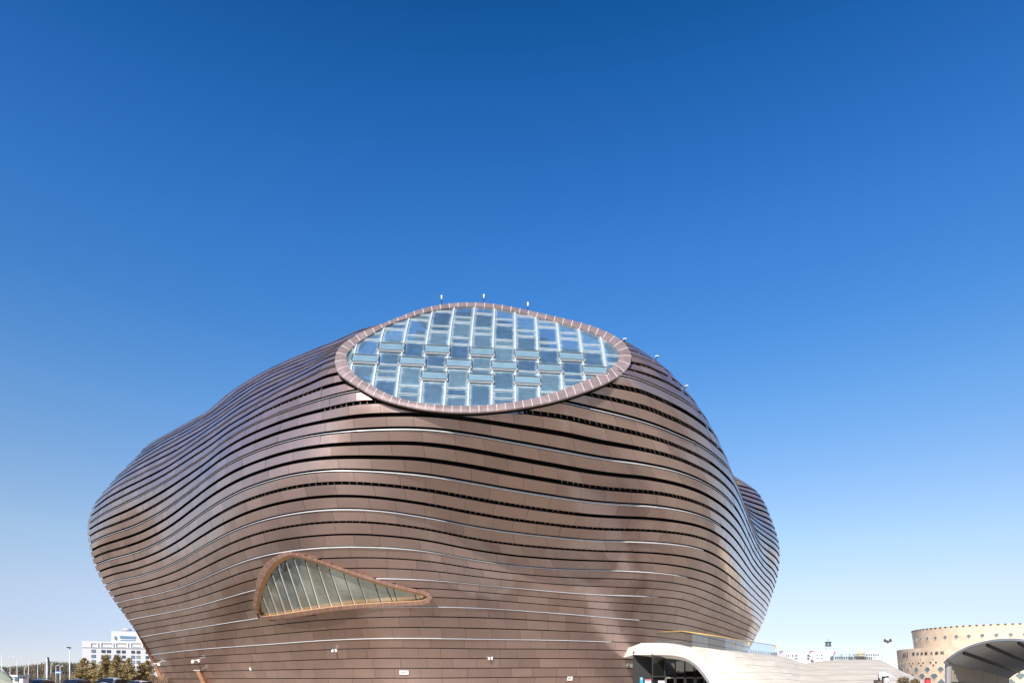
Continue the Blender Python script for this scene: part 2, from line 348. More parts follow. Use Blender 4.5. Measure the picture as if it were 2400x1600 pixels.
EYE_OUT = [(598,1447),(594,1426),(600,1387.5),(609,1349),(624,1324),(645,1307),(666,1296.5),(681,1293),(698,1297),(741,1309),(772.6,1321),(815,1335),(857.6,1349),(900,1362),(942.7,1373.7),(985,1383),(1002,1387.5),
    (1014,1398),(1010.7,1409),(1000,1416),(942.7,1420.5),(879,1424),(815,1428.5),(751,1436.5),(698,1445),(655.7,1450.5),(613,1452)]
EYE_IN = [(605.7,1434),(611,1396),(621.7,1364),(645,1327),(666,1310.5),(685.4,1304),(709,1309),(751,1321),(804.5,1341),(847,1355),(900,1371.5),(942.7,1383),(990,1394),(1001,1399),(996,1403.5),(964,1406.7),
    (879,1411.5),(815,1416),(751,1423.5),(687.6,1432.5),(655.7,1438),(628,1441.5),(610,1441)]
def loop(pts, n):
    A = np.array([(x, y, 0) for x, y in pts]+[(pts[0][0], pts[0][1], 0)], float)
    B = np.vstack([A[-3:-1], A, A[1:3]]); C = catmull(B, 16)[32:-32]
    s = arclen(C); return samp(C, s, np.linspace(0, s[-1], n, endpoint=False))[:, :2]
def inside(px, py, poly):
    px = np.asarray(px); py = np.asarray(py); r = np.zeros(px.shape, bool); n = len(poly)
    for i in range(n):
        x0, y0 = poly[i]; x1, y1 = poly[(i+1) % n]
        c = ((y0 > py) != (y1 > py)) & (px < (x1-x0)*(py-y0)/(y1-y0+1e-12)+x0); r ^= c
    return r
def proj(Q): return CX+FPX*Q[..., 0]/Q[..., 1], HOR-FPX*(Q[..., 2]-EYE)/Q[..., 1]
def shrink(poly, d):
    c = poly.mean(0); return c+(poly-c)*(1-d)
POLY_SKY = loop(RING_OUT, 90); POLY_SKYI = loop(RING_IN, 90)
POLY_EYE = loop(EYE_OUT, 80); POLY_EYEI = loop(EYE_IN, 80)
# skylight: a shallow dome face
SF = .989
def ysky(X, Z): dz = EYE+(Z-EYE)/SF-24.95; return SF*(58.9+.11*(X/SF+6)+.43*dz+.021*dz*dz)
def sky_pt(px, py, off=0.0):
    Y = 64.0
    for _ in range(40):
        X = (px-CX)/FPX*Y; Z = EYE+(HOR-py)/FPX*Y; Y = Y+.5*(ysky(X, Z)-Y)
    return sky_off(X, Z, off)
def sky_off(X, Z, off=0.0):
    dz = EYE+(Z-EYE)/SF-24.95; n = np.stack([.11+0*Z, -1+0*Z, .43+.042*dz], -1); n = n/np.linalg.norm(n, axis=-1, keepdims=True)
    return np.stack([X, ysky(X, Z), Z], -1)+n*off
# eye window: quadratic sheet fitted to the hull
bvF = []; st = 3
sub = G[:, :NF:1]
V_ = G[::2, :NF:2].reshape(-1, 3); nk_, nc_ = G[::2, :NF:2].shape[:2]
F_ = [(i*nc_+j, i*nc_+j+1, (i+1)*nc_+j+1, (i+1)*nc_+j) for i in range(nk_-1) for j in range(nc_-1)]
BV = BVHTree.FromPolygons([Vector(v) for v in V_], F_)
def on_hull(px, py, off=0.0):
    d = Vector(((px-CX)/FPX, 1, (HOR-py)/FPX)).normalized(); h = BV.ray_cast(Vector((0, 0, EYE)), d)
    if h[0] is None: return None, None
    n = h[1]
    if n.dot(d) > 0: n = -n
    return h[0]+n*off, n
smp = []
for px in range(590, 1030, 20):
    for py in range(1290, 1460, 10):
        q = on_hull(px, py)[0]
        if q: smp.append(q[:])
smp = np.array(smp); cX, cZ = smp[:, 0].mean(), smp[:, 2].mean()
def basis(X, Z): x = X-cX; z = Z-cZ; return np.stack([1+0*x, x, z, x*x, x*z, z*z], -1)
coef, *_ = np.linalg.lstsq(basis(smp[:, 0], smp[:, 2]), smp[:, 1], rcond=None)
def yeye(X, Z): return basis(X, Z) @ coef
def eye_pt(px, py, off=0.0):
    px = np.asarray(px, float); Y = np.full(px.shape, 72.0)
    for _ in range(40):
        X = (px-CX)/FPX*Y; Z = EYE+(HOR-py)/FPX*Y; Y = Y+.5*(yeye(X, Z)-Y)
    x = X-cX; z = Z-cZ
    n = np.stack([coef[1]+2*coef[3]*x+coef[4]*z, -1+0*x, coef[2]+coef[4]*x+2*coef[5]*z], -1); n /= np.linalg.norm(n, axis=-1, keepdims=True)
    return np.stack([X, Y, Z], -1)+np.array([0, -1., 0])*off

museum = empty('museum', (-8, 95, 0), 'huge curved museum wrapped in brown metal bands with an oval skylight on its brow', 'museum')
# --- inner wall behind the bands, black to paint deep shade into the gaps
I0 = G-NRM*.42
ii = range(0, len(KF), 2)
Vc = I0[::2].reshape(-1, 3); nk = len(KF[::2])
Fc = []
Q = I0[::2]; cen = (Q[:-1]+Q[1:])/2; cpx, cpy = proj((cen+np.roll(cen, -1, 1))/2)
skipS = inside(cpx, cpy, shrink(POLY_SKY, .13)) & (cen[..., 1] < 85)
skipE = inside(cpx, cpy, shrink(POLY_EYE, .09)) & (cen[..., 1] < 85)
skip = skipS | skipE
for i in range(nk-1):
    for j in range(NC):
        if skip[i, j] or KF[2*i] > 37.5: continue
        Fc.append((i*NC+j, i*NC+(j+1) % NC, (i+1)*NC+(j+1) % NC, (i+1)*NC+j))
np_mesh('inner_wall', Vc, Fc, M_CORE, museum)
# --- cladding bands
def gap(k): return float(np.interp(k, [0, 5, 12, 16, 21, 27, 33, 36, 36.6, 41], [.09, .10, .13, .20, .30, .33, .38, .36, .03, .03]))
def grid_faces(nr, nc, b=0): return [(b+i*nc+j, b+i*nc+j+1, b+(i+1)*nc+j+1, b+(i+1)*nc+j) for i in range(nr-1) for j in range(nc-1)]
CV = []; CF = []; nb = 0
BV_ = []; BF_ = []; nbk = 0
for b in range(0, 40):
    k0 = b+gap(b)*.72; k1 = min(b+1-gap(b+1)*.28, 40.05); kc = int(round((b+.5)/KSTEP)); arc = ARC[kc]
    tot = arc[-1]; s = random.uniform(0, 2)
    cuts = [0.0]
    while s < tot-1.2:
        cuts.append(s); s += random.choice([2.9, 2.9, 2.9, 2.4, 4.0, 3.4])*random.uniform(.97, 1.03)
    cuts.append(tot)
    for a, e in zip(cuts[:-1], cuts[1:]):
        if e-a < .3: continue
        n = max(2, int((e-a)/.55)+1)
        cc = np.interp(np.linspace(a+.011, e-.011, n), arc, np.arange(NC))
        ks = np.array([k0, k0+(k1-k0)*.5, k1])
        KK, CC = np.meshgrid(ks, cc, indexing='ij'); p, nn = hull(KK, CC)
        j = rng.normal(0, .010, 4); tx = np.linspace(0, 1, n)[None, :]; ty = np.array([0, .5, 1])[:, None]
        off = .018*(1-ty)+.0*ty+(j[0]*(1-tx)+j[1]*tx)*(1-ty)+(j[2]*(1-tx)+j[3]*tx)*ty
        p = p+nn*off[..., None]
        # edge returns, so each sheet has thickness
        lo = p[0]-nn[0]*.09; hi = p[-1]-nn[-1]*.09
        full = np.concatenate([lo[None], p, hi[None]], 0)
        fx, fy = proj((p[:-1, :-1]+p[1:, 1:])/2); near = p[:-1, :-1, 1] < 88
        bad = (inside(fx, fy, shrink(POLY_SKY, .04)) | inside(fx, fy, shrink(POLY_EYE, .045))) & near
        if bad.all(): continue
        nc = n
        F = []
        for i in range(4):
            for jx in range(nc-1):
                bi = min(max(i-1, 0), 1)
                if bad[bi, jx]: continue
                F.append((nb+i*nc+jx, nb+i*nc+jx+1, nb+(i+1)*nc+jx+1, nb+(i+1)*nc+jx))
        # duplicate edge verts so the returns shade flat
        CV.append(full.reshape(-1, 3)); CF += F; nb += full.size//3
    # brackets crossing the gap below this band
    if b >= 12:
        s = .6
        while s < tot and b % 3 != 2 and b % 7 != 1:
            c = np.interp(s, arc, np.arange(NC)); s += random.uniform(.55, .75)
            if c > NF-5: break
            r = math.sin(c*.021+b*1.9)+.5*math.sin(c*.05+b)
            if r < -.1: continue
            p, nn = hull(np.array([b-.02, b+gap(b)*.8]), np.array([c, c]))
            x, y = proj(p[0])
            if inside(np.array([x]), np.array([y]), shrink(POLY_SKY, -.02))[0] or inside(np.array([x]), np.array([y]), POLY_EYE)[0]: continue
            tdir = np.cross(nn[0], [0, 0, 1.]); tdir /= max(np.linalg.norm(tdir), 1e-6); q = p-nn*.13; wd = tdir*.035
            BV_ += [q[0]-wd, q[0]+wd, q[1]+wd, q[1]-wd, q[0]-wd-nn[0]*.15, q[0]+wd-nn[0]*.15, q[1]+wd-nn[1]*.15, q[1]-wd-nn[1]*.15]
            BF_ += [tuple(nbk+t for t in f) for f in ((0,1,2,3),(0,3,7,4),(1,5,6,2))]; nbk += 8
CV = np.vstack(CV)
clad = np_mesh('metal_cladding', CV, CF, M_CLAD, museum)
me = clad.data
mod = clad.modifiers.new('es', 'EDGE_SPLIT'); mod.split_angle = R(35)
br = np_mesh('gap_brackets', BV_, BF_, M_BRKT, museum, smooth=False); br['kind'] = 'stuff'
# --- pale flashing on every third seam
FV = []; FF = []; nf = 0
LIM = {5:1436, 8:1500, 11:1545, 14:1610, 17:1650, 20:1690, 23:1722, 26:1760, 29:1640, 32:1540, 35:1480}
for k in range(5, 36, 3):
    cols = np.arange(0, NF, 1.0)
    t = .75 if k < 12 else 1.0
    kk = np.array([k-.012, k+.028*t, k+.028*t+.012]); KK, CC = np.meshgrid(kk, cols, indexing='ij'); p, nn = hull(KK, CC)
    p = p+nn*np.array([.09, .07, -.08])[:, None, None]
    x, y = proj(p[0]); ok = (x < LIM[k]) & ~(inside(x, y, shrink(POLY_SKY, .02))) & ~(inside(x, y, shrink(POLY_EYE, .02)))
    n = len(cols); FV.append(p.reshape(-1, 3))
    for i in range(2):
        for j in range(n-1):
            if ok[j] and ok[j+1]: FF.append((nf+i*n+j, nf+i*n+j+1, nf+(i+1)*n+j+1, nf+(i+1)*n+j))
    nf += 3*n
np_mesh('seam_flashing', np.vstack(FV), FF, M_FLASH, museum, smooth=False)
# --- roof cap
cap, nn = hull(np.full(NC, 40.08), np.arange(NC, dtype=float)); ctr = cap.mean(0)+[0, 0, .5]
np_mesh('roof_cap', np.vstack([cap+[0, 0, .02], ctr[None]]), [(j, (j+1) % NC, NC) for j in range(NC)], M_CLAD, museum)
# --- copper edge on the lower left flank
mb = MB(); kk = np.linspace(0, 9.3, 40); p, nn = hull(kk, np.full(40, 2.0)); wv = np.interp(kk, [0, 4, 9.3], [.62, .5, .08])
for i in range(39):
    a0 = p[i]+nn[i]*.05; a1 = p[i+1]+nn[i+1]*.05
    d = np.array([-.92, -.38, 0]); b0 = a0+d*wv[i]; b1 = a1+d*wv[i+1]; th = np.array([.1, .35, 0])
    mb.add([a0, b0, b1, a1, a0+th, b0+th, b1+th, a1+th], [(0,1,2,3),(1,5,6,2),(4,7,6,5)])
mb.build('edge_trim', M_COPPER, museum)

# ------------------------------------------------------------------ skylight
sk = empty('skylight', (0, 0, 0), None, None); sk.parent = museum
def ring(poly_o, poly_i, fpt, prof, nseg_mat, name, mats, parent, jointw):
    """prof: list of (t across ring 0 outer..1 inner, offset)"""
    n = len(poly_o); V = []; F = []; MI = []
    # segments: gap strips between blocks carry the joint material
    fr = []
    for q in range(nseg_mat):
        fr.append((q/nseg_mat, 1)); fr.append(((q+jointw)/nseg_mat, 0))
    base = 0
    def at(poly, u):
        u = u % 1.0*n; i = int(u) % n; f = u-int(u); return poly[i]*(1-f)+poly[(i+1) % n]*f
    for q in range(len(fr)):
        u0, mi = fr[q]; u1 = fr[q+1][0] if q+1 < len(fr) else 1.0
        m = 2 if mi else 4; us = np.linspace(u0, u1, m)
        for u in us:
            a = at(poly_o, u); b = at(poly_i, u)
            for t, off in prof:
                c = a*(1-t)+b*t; V.append(fpt(np.array(c[0]), np.array(c[1]), off+(.012 if mi else 0)))
        k = len(prof)
        for i in range(m-1):
            for j in range(k-1):
                F.append((base+i*k+j, base+(i+1)*k+j, base+(i+1)*k+j+1, base+i*k+j+1)); MI.append(mi)
        base += m*k
    return np_mesh(name, np.array(V).reshape(-1, 3), F, mats, parent, midx=MI, smooth=False)
def mk_align(po, pi):            # pair every outer point with the nearest inner one, smoothly
    n = len(po); M_ = 900; A = np.vstack([pi, pi[:1]]); sa = np.concatenate([[0], np.cumsum(np.linalg.norm(np.diff(A, axis=0), axis=1))])
    fi = np.stack([np.interp(np.linspace(0, sa[-1], M_, endpoint=False), sa, A[:, c]) for c in (0, 1)], 1)
    idx = np.array([((fi-p)**2).sum(1).argmin() for p in po], float); idx = np.unwrap(idx/M_*2*np.pi)/(2*np.pi)*M_
    sg = 1 if idx[-1] > idx[0] else -1; dev = idx-idx[0]-sg*np.arange(n)*M_/n
    for _ in range(6): dev = .25*np.roll(dev, 1)+.5*dev+.25*np.roll(dev, -1)
    idx = idx[0]+sg*np.arange(n)*M_/n+dev
    return np.stack([np.interp(idx % M_, np.arange(M_+1), np.append(fi[:, c], fi[0, c])) for c in (0, 1)], 1)
SKI = mk_align(POLY_SKY, POLY_SKYI); EYI = mk_align(POLY_EYE, POLY_EYEI)
skr = ring(POLY_SKY, SKI, lambda x, y, o: sky_pt(x, y, o), [(0, .0), (.01, .16), (.5, .20), (1, .16), (1.03, -.15)], 74, 'skylight_ring', [M_RING, M_JOINT], sk, .10)
ring(POLY_SKY, SKI, lambda x, y, o: sky_pt(x, y, o), [(.03, -.3), (.012, .02), (.012, .05)], 30, 'ring_skirt', [M_CORE, M_CORE], sk, .1)
# matched glass: milky dusty edges, dark centre, the hall behind
def glass_pane_mat():
    m = bpy.data.materials.new('dusty_roof_glass'); m.use_nodes = True; t = m.node_tree; b = t.nodes['Principled BSDF']
    N = t.nodes.new; L = t.links.new
    uv = N('ShaderNodeUVMap'); uv.uv_map = 'uv'; sep = N('ShaderNodeSeparateXYZ'); L(uv.outputs[0], sep.inputs[0])
    def edge(sock):
        s = N('ShaderNodeMath'); s.operation = 'SUBTRACT'; s.inputs[1].default_value = .5; L(sock, s.inputs[0])
        a = N('ShaderNodeMath'); a.operation = 'ABSOLUTE'; L(s.outputs[0], a.inputs[0]); return a.outputs[0]
    mxm = N('ShaderNodeMath'); mxm.operation = 'MAXIMUM'; L(edge(sep.outputs[0]), mxm.inputs[0]); L(edge(sep.outputs[1]), mxm.inputs[1])
    tc = N('ShaderNodeTexCoord'); n = N('ShaderNodeTexNoise'); n.inputs['Scale'].default_value = 1.6; n.inputs['Detail'].default_value = 6
    L(tc.outputs['Object'], n.inputs['Vector'])
    ad = N('ShaderNodeMath'); ad.operation = 'MULTIPLY_ADD'; ad.inputs[1].default_value = .14; L(n.outputs['Fac'], ad.inputs[0]); L(mxm.outputs[0], ad.inputs[2])
    mr = N('ShaderNodeMapRange'); mr.interpolation_type = 'SMOOTHSTEP'
    mr.inputs['From Min'].default_value = .38; mr.inputs['From Max'].default_value = .60
    L(ad.outputs[0], mr.inputs[0])
    g = N('ShaderNodeNewGeometry'); rp = N('ShaderNodeValToRGB'); e = rp.color_ramp.elements
    e[0].color = (.07, .14, .24, 1); e[1].color = (.15, .25, .32, 1); L(g.outputs['Random Per Island'], rp.inputs[0])
    nr = N('ShaderNodeMapRange'); nr.inputs['To Min'].default_value = .7; nr.inputs['To Max'].default_value = 1.3; L(n.outputs['Fac'], nr.inputs[0])
    vs = N('ShaderNodeVectorMath'); vs.operation = 'SCALE'; L(rp.outputs[0], vs.inputs[0]); L(nr.outputs[0], vs.inputs['Scale'])
    mx = N('ShaderNodeMixRGB'); mx.inputs[2].default_value = (.38, .46, .49, 1); L(mr.outputs[0], mx.inputs[0]); L(vs.outputs[0], mx.inputs[1])
    L(mx.outputs[0], b.inputs['Base Color']); b.inputs['Roughness'].default_value = .12
    b.inputs['Coat Weight'].default_value = .5; b.inputs['Coat Roughness'].default_value = .05
    tr = N('ShaderNodeBsdfTransparent'); tr.inputs[0].default_value = (.55, .75, .9, 1)
    ms = N('ShaderNodeMixShader'); al = N('ShaderNodeMapRange'); al.inputs['To Min'].default_value = .62; al.inputs['To Max'].default_value = .97
    L(mr.outputs[0], al.inputs[0]); L(al.outputs[0], ms.inputs[0]); L(tr.outputs[0], ms.inputs[1]); L(b.outputs[0], ms.inputs[2])
    L(ms.outputs[0], t.nodes['Material Output'].inputs[0]); return m
M_RGLASS = glass_pane_mat()
M_FRAMEL = mat('pale_mullion', (0.40, 0.45, 0.47), 0.5, noise=.12)
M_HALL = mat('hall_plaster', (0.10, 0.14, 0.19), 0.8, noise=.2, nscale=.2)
def zy(zoomy, px=1080.):         # height on the skylight sheet for a row read off the photograph
    return float(sky_pt(np.array(px), np.array(680+zoomy/3.178))[2])
COLX = [q*SF for q in [-16.2, -14.12, -12.05, -9.98, -7.92, -5.86, -3.82, -1.78, .30, 2.40, 4.50, 6.62, 8.70, 10.8]]
EVEN = [118, 205, 240, 362, 405, 527, 583, 738, 793, 880]
ODD = [118, 168, 281, 318, 432, 488, 587, 627, 683, 880]
ODD2 = [118, 168, 281, 318, 432, 488, 587, 632, 682, 880]
GV = []; GF = []; GUV = []; ng = 0
mu = MB(); vents = []
zlo, zhi = zy(890), zy(112)
LI = POLY_SKYI
def ins_in(X, Z, d=0.0):
    q = sky_off(np.array(X), np.array(Z)); x, y = proj(q); return inside(np.array([x]), np.array([y]), shrink(LI, d))[0]
for i in range(len(COLX)-1):
    xa, xb = COLX[i], COLX[i+1]
    ci = i-1                                   # photograph's own column count
    rows = EVEN if ci % 2 == 0 else (ODD if 3 <= ci <= 7 else ODD2)
    zs = [zy(r) for r in rows]
    for r in range(len(zs)-1):
        z1, z0 = zs[r], zs[r+1]
        nx, nz = 8, max(2, int((z1-z0)/.22)); xs = np.linspace(xa+.03, xb-.03, nx+1); zz = np.linspace(z0+.02, z1-.02, nz+1)
        ZZ, XX = np.meshgrid(zz, xs, indexing='ij'); p = sky_off(XX, ZZ, 0.02)
        x, y = proj((p[:-1, :-1]+p[1:, 1:])/2); ok = inside(x, y, shrink(LI, -.025))
        if not ok.any(): continue
        for a in range(nz):
            for c in range(nx):
                if not ok[a, c]: continue
                GF.append((ng+a*(nx+1)+c, ng+a*(nx+1)+c+1, ng+(a+1)*(nx+1)+c+1, ng+(a+1)*(nx+1)+c))
                GUV += [(c/nx, a/nz), ((c+1)/nx, a/nz), ((c+1)/nx, (a+1)/nz), (c/nx, (a+1)/nz)]
        GV.append(p.reshape(-1, 3)); ng += (nx+1)*(nz+1)
        vr = (rows is EVEN and r == 5) or (rows is not EVEN and r == 4) or (rows is ODD and r == 7)
        if vr and ins_in((xa+xb)/2, (z0+z1)/2, .03) and 0 <= ci <= 10: vents.append((xa, xb, z0, z1))
    for z in zs[1:-1]:
        # transom pieces, clipped to the opening
        segs = np.linspace(xa, xb, 9)
        for s0, s1 in zip(segs[:-1], segs[1:]):
            if ins_in((s0+s1)/2, z, -.02):
                mu.bar(sky_off(np.array(s0), np.array(z), .06), sky_off(np.array(s1), np.array(z), .06), .085, .07, up=Vector((0, -.8, .6)))
for x in COLX:
    zz = np.linspace(zlo, zhi, 60)
    for z0, z1 in zip(zz[:-1], zz[1:]):
        if ins_in(x, (z0+z1)/2, -.025):
            mu.bar(sky_off(np.array(x), np.array(z0), .07), sky_off(np.array(x), np.array(z1), .07), .14, .08, up=Vector((0, -.8, .6)))
np_mesh('glazing', np.vstack(GV), GF, M_RGLASS, sk, smooth=False, uv=GUV)
mu.build('mullions', M_FRAMEL, sk)
M_VENTF = mat('vent_frame_dark', (0.16, 0.17, 0.17), 0.4, .4)
M_VGLASS = mat('vent_glass', (.17, .27, .33), .08, coat=.6, noise=.15, nscale=.8)
for xa, xb, z0, z1 in vents:
    mb = MB(); up = Vector((0, -.8, .6)); o = .20; x0, x1 = xa-.12, xb+.14
    q = [sky_off(np.array(x), np.array(z), oo) for x, z, oo in ((x0, z0-.05, o), (x1, z0-.05, o), (x1, z1+.02, o-.1), (x0, z1+.02, o-.1))]
    for a in range(4):
        mb.bar(q[a], q[(a+1) % 4], .085, .13, up=up)
    for cxx in (x0, x1):
        mb.bar(sky_off(np.array(cxx), np.array(z0-.05), .05), sky_off(np.array(cxx), np.array(z0-.05), .28), .11, .11, m=1)
    mb.bar(sky_off(np.array(x0), np.array(z0-.12), .16), sky_off(np.array(x1), np.array(z0-.12), .16), .07, .1, m=1, up=up)
    v = mb.build('vent_window', [M_VENTF, M_FLASH], sk)
    g = MB(); q2 = [sky_off(np.array(x), np.array(z), oo) for x, z, oo in ((x0, z0-.05, o), (x1, z0-.05, o), (x1, z1+.02, o-.1), (x0, z1+.02, o-.1))]
    g.quad(*q2); v2 = g.build('vent_glass', M_VGLASS, v)
# hall floor / beams seen through the glass
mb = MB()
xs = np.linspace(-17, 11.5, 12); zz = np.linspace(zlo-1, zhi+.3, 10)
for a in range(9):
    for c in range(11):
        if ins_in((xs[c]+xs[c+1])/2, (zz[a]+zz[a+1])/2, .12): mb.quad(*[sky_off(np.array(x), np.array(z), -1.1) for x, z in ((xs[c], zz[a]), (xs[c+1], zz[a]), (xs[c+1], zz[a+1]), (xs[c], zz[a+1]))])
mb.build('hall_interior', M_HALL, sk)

# ------------------------------------------------------------------ eye-shaped window
ey = empty('eye_window', (0, 0, 0), None, None); ey.parent = museum
M_RIM = mat('window_rim_copper', (0.46, 0.27, 0.20), 0.42, 0.35, island=.12, noise=.12, nscale=2)
M_RIMI = mat('window_reveal', (0.55, 0.30, 0.14), 0.5, 0.1, noise=.1)
ring(POLY_EYE, EYI, lambda x, y, o: eye_pt(x, y, o), [(0, -.6), (-.02, .30), (.06, .40), (.74, .40), (.80, .34)], 64, 'window_rim', [M_RIM, M_JOINT], ey, .10)
ring(POLY_EYE, EYI, lambda x, y, o: eye_pt(x, y, o), [(.79, .35), (1.03, -.10), (1.03, -.45)], 26, 'window_reveal', [M_RIMI, M_RIMI], ey, .04)
def wglass():
    m = bpy.data.materials.new('reflective_window_glass'); m.use_nodes = True; t = m.node_tree; t.nodes.remove(t.nodes['Principled BSDF'])
    N = t.nodes.new; L = t.links.new; gl = N('ShaderNodeBsdfGlossy'); gl.inputs[0].default_value = (.82, .88, .82, 1); gl.inputs['Roughness'].default_value = .02
    tr = N('ShaderNodeBsdfTransparent'); tr.inputs[0].default_value = (.72, .8, .74, 1)
    ms = N('ShaderNodeMixShader'); fr = N('ShaderNodeFresnel'); fr.inputs[0].default_value = 1.9
    mr = N('ShaderNodeMapRange'); mr.inputs['To Min'].default_value = .30; mr.inputs['To Max'].default_value = 1; L(fr.outputs[0], mr.inputs[0])
    tc = N('ShaderNodeTexCoord'); n = N('ShaderNodeTexNoise'); n.inputs['Scale'].default_value = .5; L(tc.outputs['Object'], n.inputs['Vector'])
    bp = N('ShaderNodeBump'); bp.inputs['Strength'].default_value = .08; L(n.outputs['Fac'], bp.inputs['Height']); L(bp.outputs[0], gl.inputs['Normal'])
    df = N('ShaderNodeBsdfDiffuse'); df.inputs[0].default_value = (.62, .68, .60, 1); m2 = N('ShaderNodeMixShader'); m2.inputs[0].default_value = .30
    n5 = N('ShaderNodeTexNoise'); n5.inputs['Scale'].default_value = .35; n5.inputs['Detail'].default_value = 5; L(tc.outputs['Object'], n5.inputs['Vector'])
    r5 = N('ShaderNodeMapRange'); r5.inputs['From Min'].default_value = .35; r5.inputs['From Max'].default_value = .65; r5.inputs['To Min'].default_value = .12; r5.inputs['To Max'].default_value = .42; L(n5.outputs['Fac'], r5.inputs[0]); L(r5.outputs[0], m2.inputs[0])
    L(mr.outputs[0], ms.inputs[0]); L(tr.outputs[0], ms.inputs[1]); L(gl.outputs[0], ms.inputs[2]); L(ms.outputs[0], m2.inputs[1]); L(df.outputs[0], m2.inputs[2]); L(m2.outputs[0], t.nodes['Material Output'].inputs[0]); return m
M_WGLASS = wglass()
cpt = EYI.mean(0); V = []; F = []; nr = 10
for a in range(nr+1):
    pl = cpt+(EYI-cpt)*(a/nr)*1.05
    V.append(eye_pt(pl[:, 0], pl[:, 1], -.25))
V = np.vstack(V); n = len(EYI)
for a in range(nr):
    for j in range(n): F.append((a*n+j, a*n+(j+1) % n, (a+1)*n+(j+1) % n, (a+1)*n+j))
np_mesh('window_glass', V, F, M_WGLASS, ey)
M_FIN = mat('white_fin', (0.88, 0.90, 0.86), .5)
M_INT = mat('lobby_wall', (0.48, 0.50, 0.44), .8, noise=.35, nscale=.35)
for tx, ty, bx, by in [(612,1396,629,1440.5),(621.7,1366,647,1439),(634,1343,665,1436.5),(648,1325,683,1433),(666,1312,704.6,1430.5),(685,1306,726,1427),(713,1312,745,1424.5),(741,1321,773.6,1420),(770,1331,799,1417),
                       (804,1343,828,1415),(836,1354,858,1413),(877,1367,892,1410.5),(904,1374,919,1408.5),(921,1379,930,1408),(972,1392,976,1406)]:
    mul = MB(); fin = MB()
    for g_ in range(10):
        q = []
        for f_ in (g_/10, (g_+1)/10):
            x_ = tx+(bx-tx)*f_; y_ = ty+(by-ty)*f_
            q.append((Vector(eye_pt(np.array(x_), np.array(y_), -.21)), Vector(eye_pt(np.array(x_+3.2), np.array(y_+1.), -.50))))
        mul.bar(q[0][0], q[1][0], .055, .06); fin.bar(q[0][1], q[1][1], .20, .34, up=Vector((0, 1, 0)))
    mul.build('mullion', M_DARK, ey); fin.build('glass_fin', M_FIN, ey)
V = []
for a in range(nr+1):
    pl = cpt+(EYI-cpt)*(a/nr)*1.12
    V.append(eye_pt(pl[:, 0], pl[:, 1], -2.6))
V = np.vstack(V); np_mesh('lobby_backdrop', V, F, M_INT, ey)

# ------------------------------------------------------------------ ground
def stone_mat(name, c1, c2, sx, sy, mortar=(.25,.24,.22), msize=.01, rough=.75, coord='Object', bumpy=.1):
    m = bpy.data.materials.new(name); m.use_nodes = True; t = m.node_tree; b = t.nodes['Principled BSDF']; N = t.nodes.new; L = t.links.new
    tc = N('ShaderNodeTexCoord'); br = N('ShaderNodeTexBrick'); br.inputs['Color1'].default_value = (*c1, 1); br.inputs['Color2'].default_value = (*c2, 1)
    br.inputs['Mortar'].default_value = (*mortar, 1); br.inputs['Scale'].default_value = 1; br.inputs['Mortar Size'].default_value = msize
    br.inputs['Brick Width'].default_value = sx; br.inputs['Row Height'].default_value = sy
    L(tc.outputs[coord], br.inputs['Vector'])
    n = N('ShaderNodeTexNoise'); n.inputs['Scale'].default_value = .35; n.inputs['Detail'].default_value = 8; L(tc.outputs['Object'], n.inputs['Vector'])
    mr = N('ShaderNodeMapRange'); mr.inputs['From Min'].default_value = .3; mr.inputs['From Max'].default_value = .7; mr.inputs['To Min'].default_value = .85; mr.inputs['To Max'].default_value = 1.12
    L(n.outputs['Fac'], mr.inputs[0]); v = N('ShaderNodeVectorMath'); v.operation = 'SCALE'; L(br.outputs['Color'], v.inputs[0]); L(mr.outputs[0], v.inputs['Scale'])
    L(v.outputs[0], b.inputs['Base Color']); b.inputs['Roughness'].default_value = rough
    return m
def sheet(name, pts, z, m):
    mb = MB(); mb.add([(x, y, z) for x, y in pts], [tuple(range(len(pts)))]); return tag(mb.build(name, m), kind='structure')
M_SOIL = mat('dry_soil', (0.26, 0.20, 0.13), .95, noise=.3, nscale=.02, bump=.2, bscale=.5)
sheet('ground', [(-6000, -3000), (6000, -3000), (6000, 9000), (-6000, 9000)], 0, M_SOIL)
sheet('plaza', [(-34, -70), (150, -70), (150, 200), (-34, 60)], .02, stone_mat('plaza_stone', (.43,.37,.29), (.38,.33,.26), 1.2, .6))
sheet('stone_terrace_paving', [(32, -40), (150, -40), (150, 140), (32, 100)], .024, stone_mat('cream_paving', (.66,.57,.43), (.60,.51,.38), 1.2, .6))
sheet('car_park', [(-160, -70), (-34.4, -70), (-34.4, 84), (-160, 84)], .02, mat('asphalt', (.06,.06,.06), .9, noise=.25, nscale=.6))
mb = MB(); mb.box((-34.2, 7, .07), (.2, 154, .14)); tag(mb.build('kerb', mat('kerb_stone', (.4,.39,.37), .8, noise=.1)), kind='structure')
mb = MB()
for i in range(-3, 12):
    mb.box((-110+i*2.6+22, 63, .028), (.12, 5, .004))
tag(mb.build('parking_bay_lines', M_WHITE), kind='structure')
sheet('road', [(-1200, 100), (-85, 150), (-60, 175), (-1200, 112)], .02, bpy.data.materials['asphalt'])
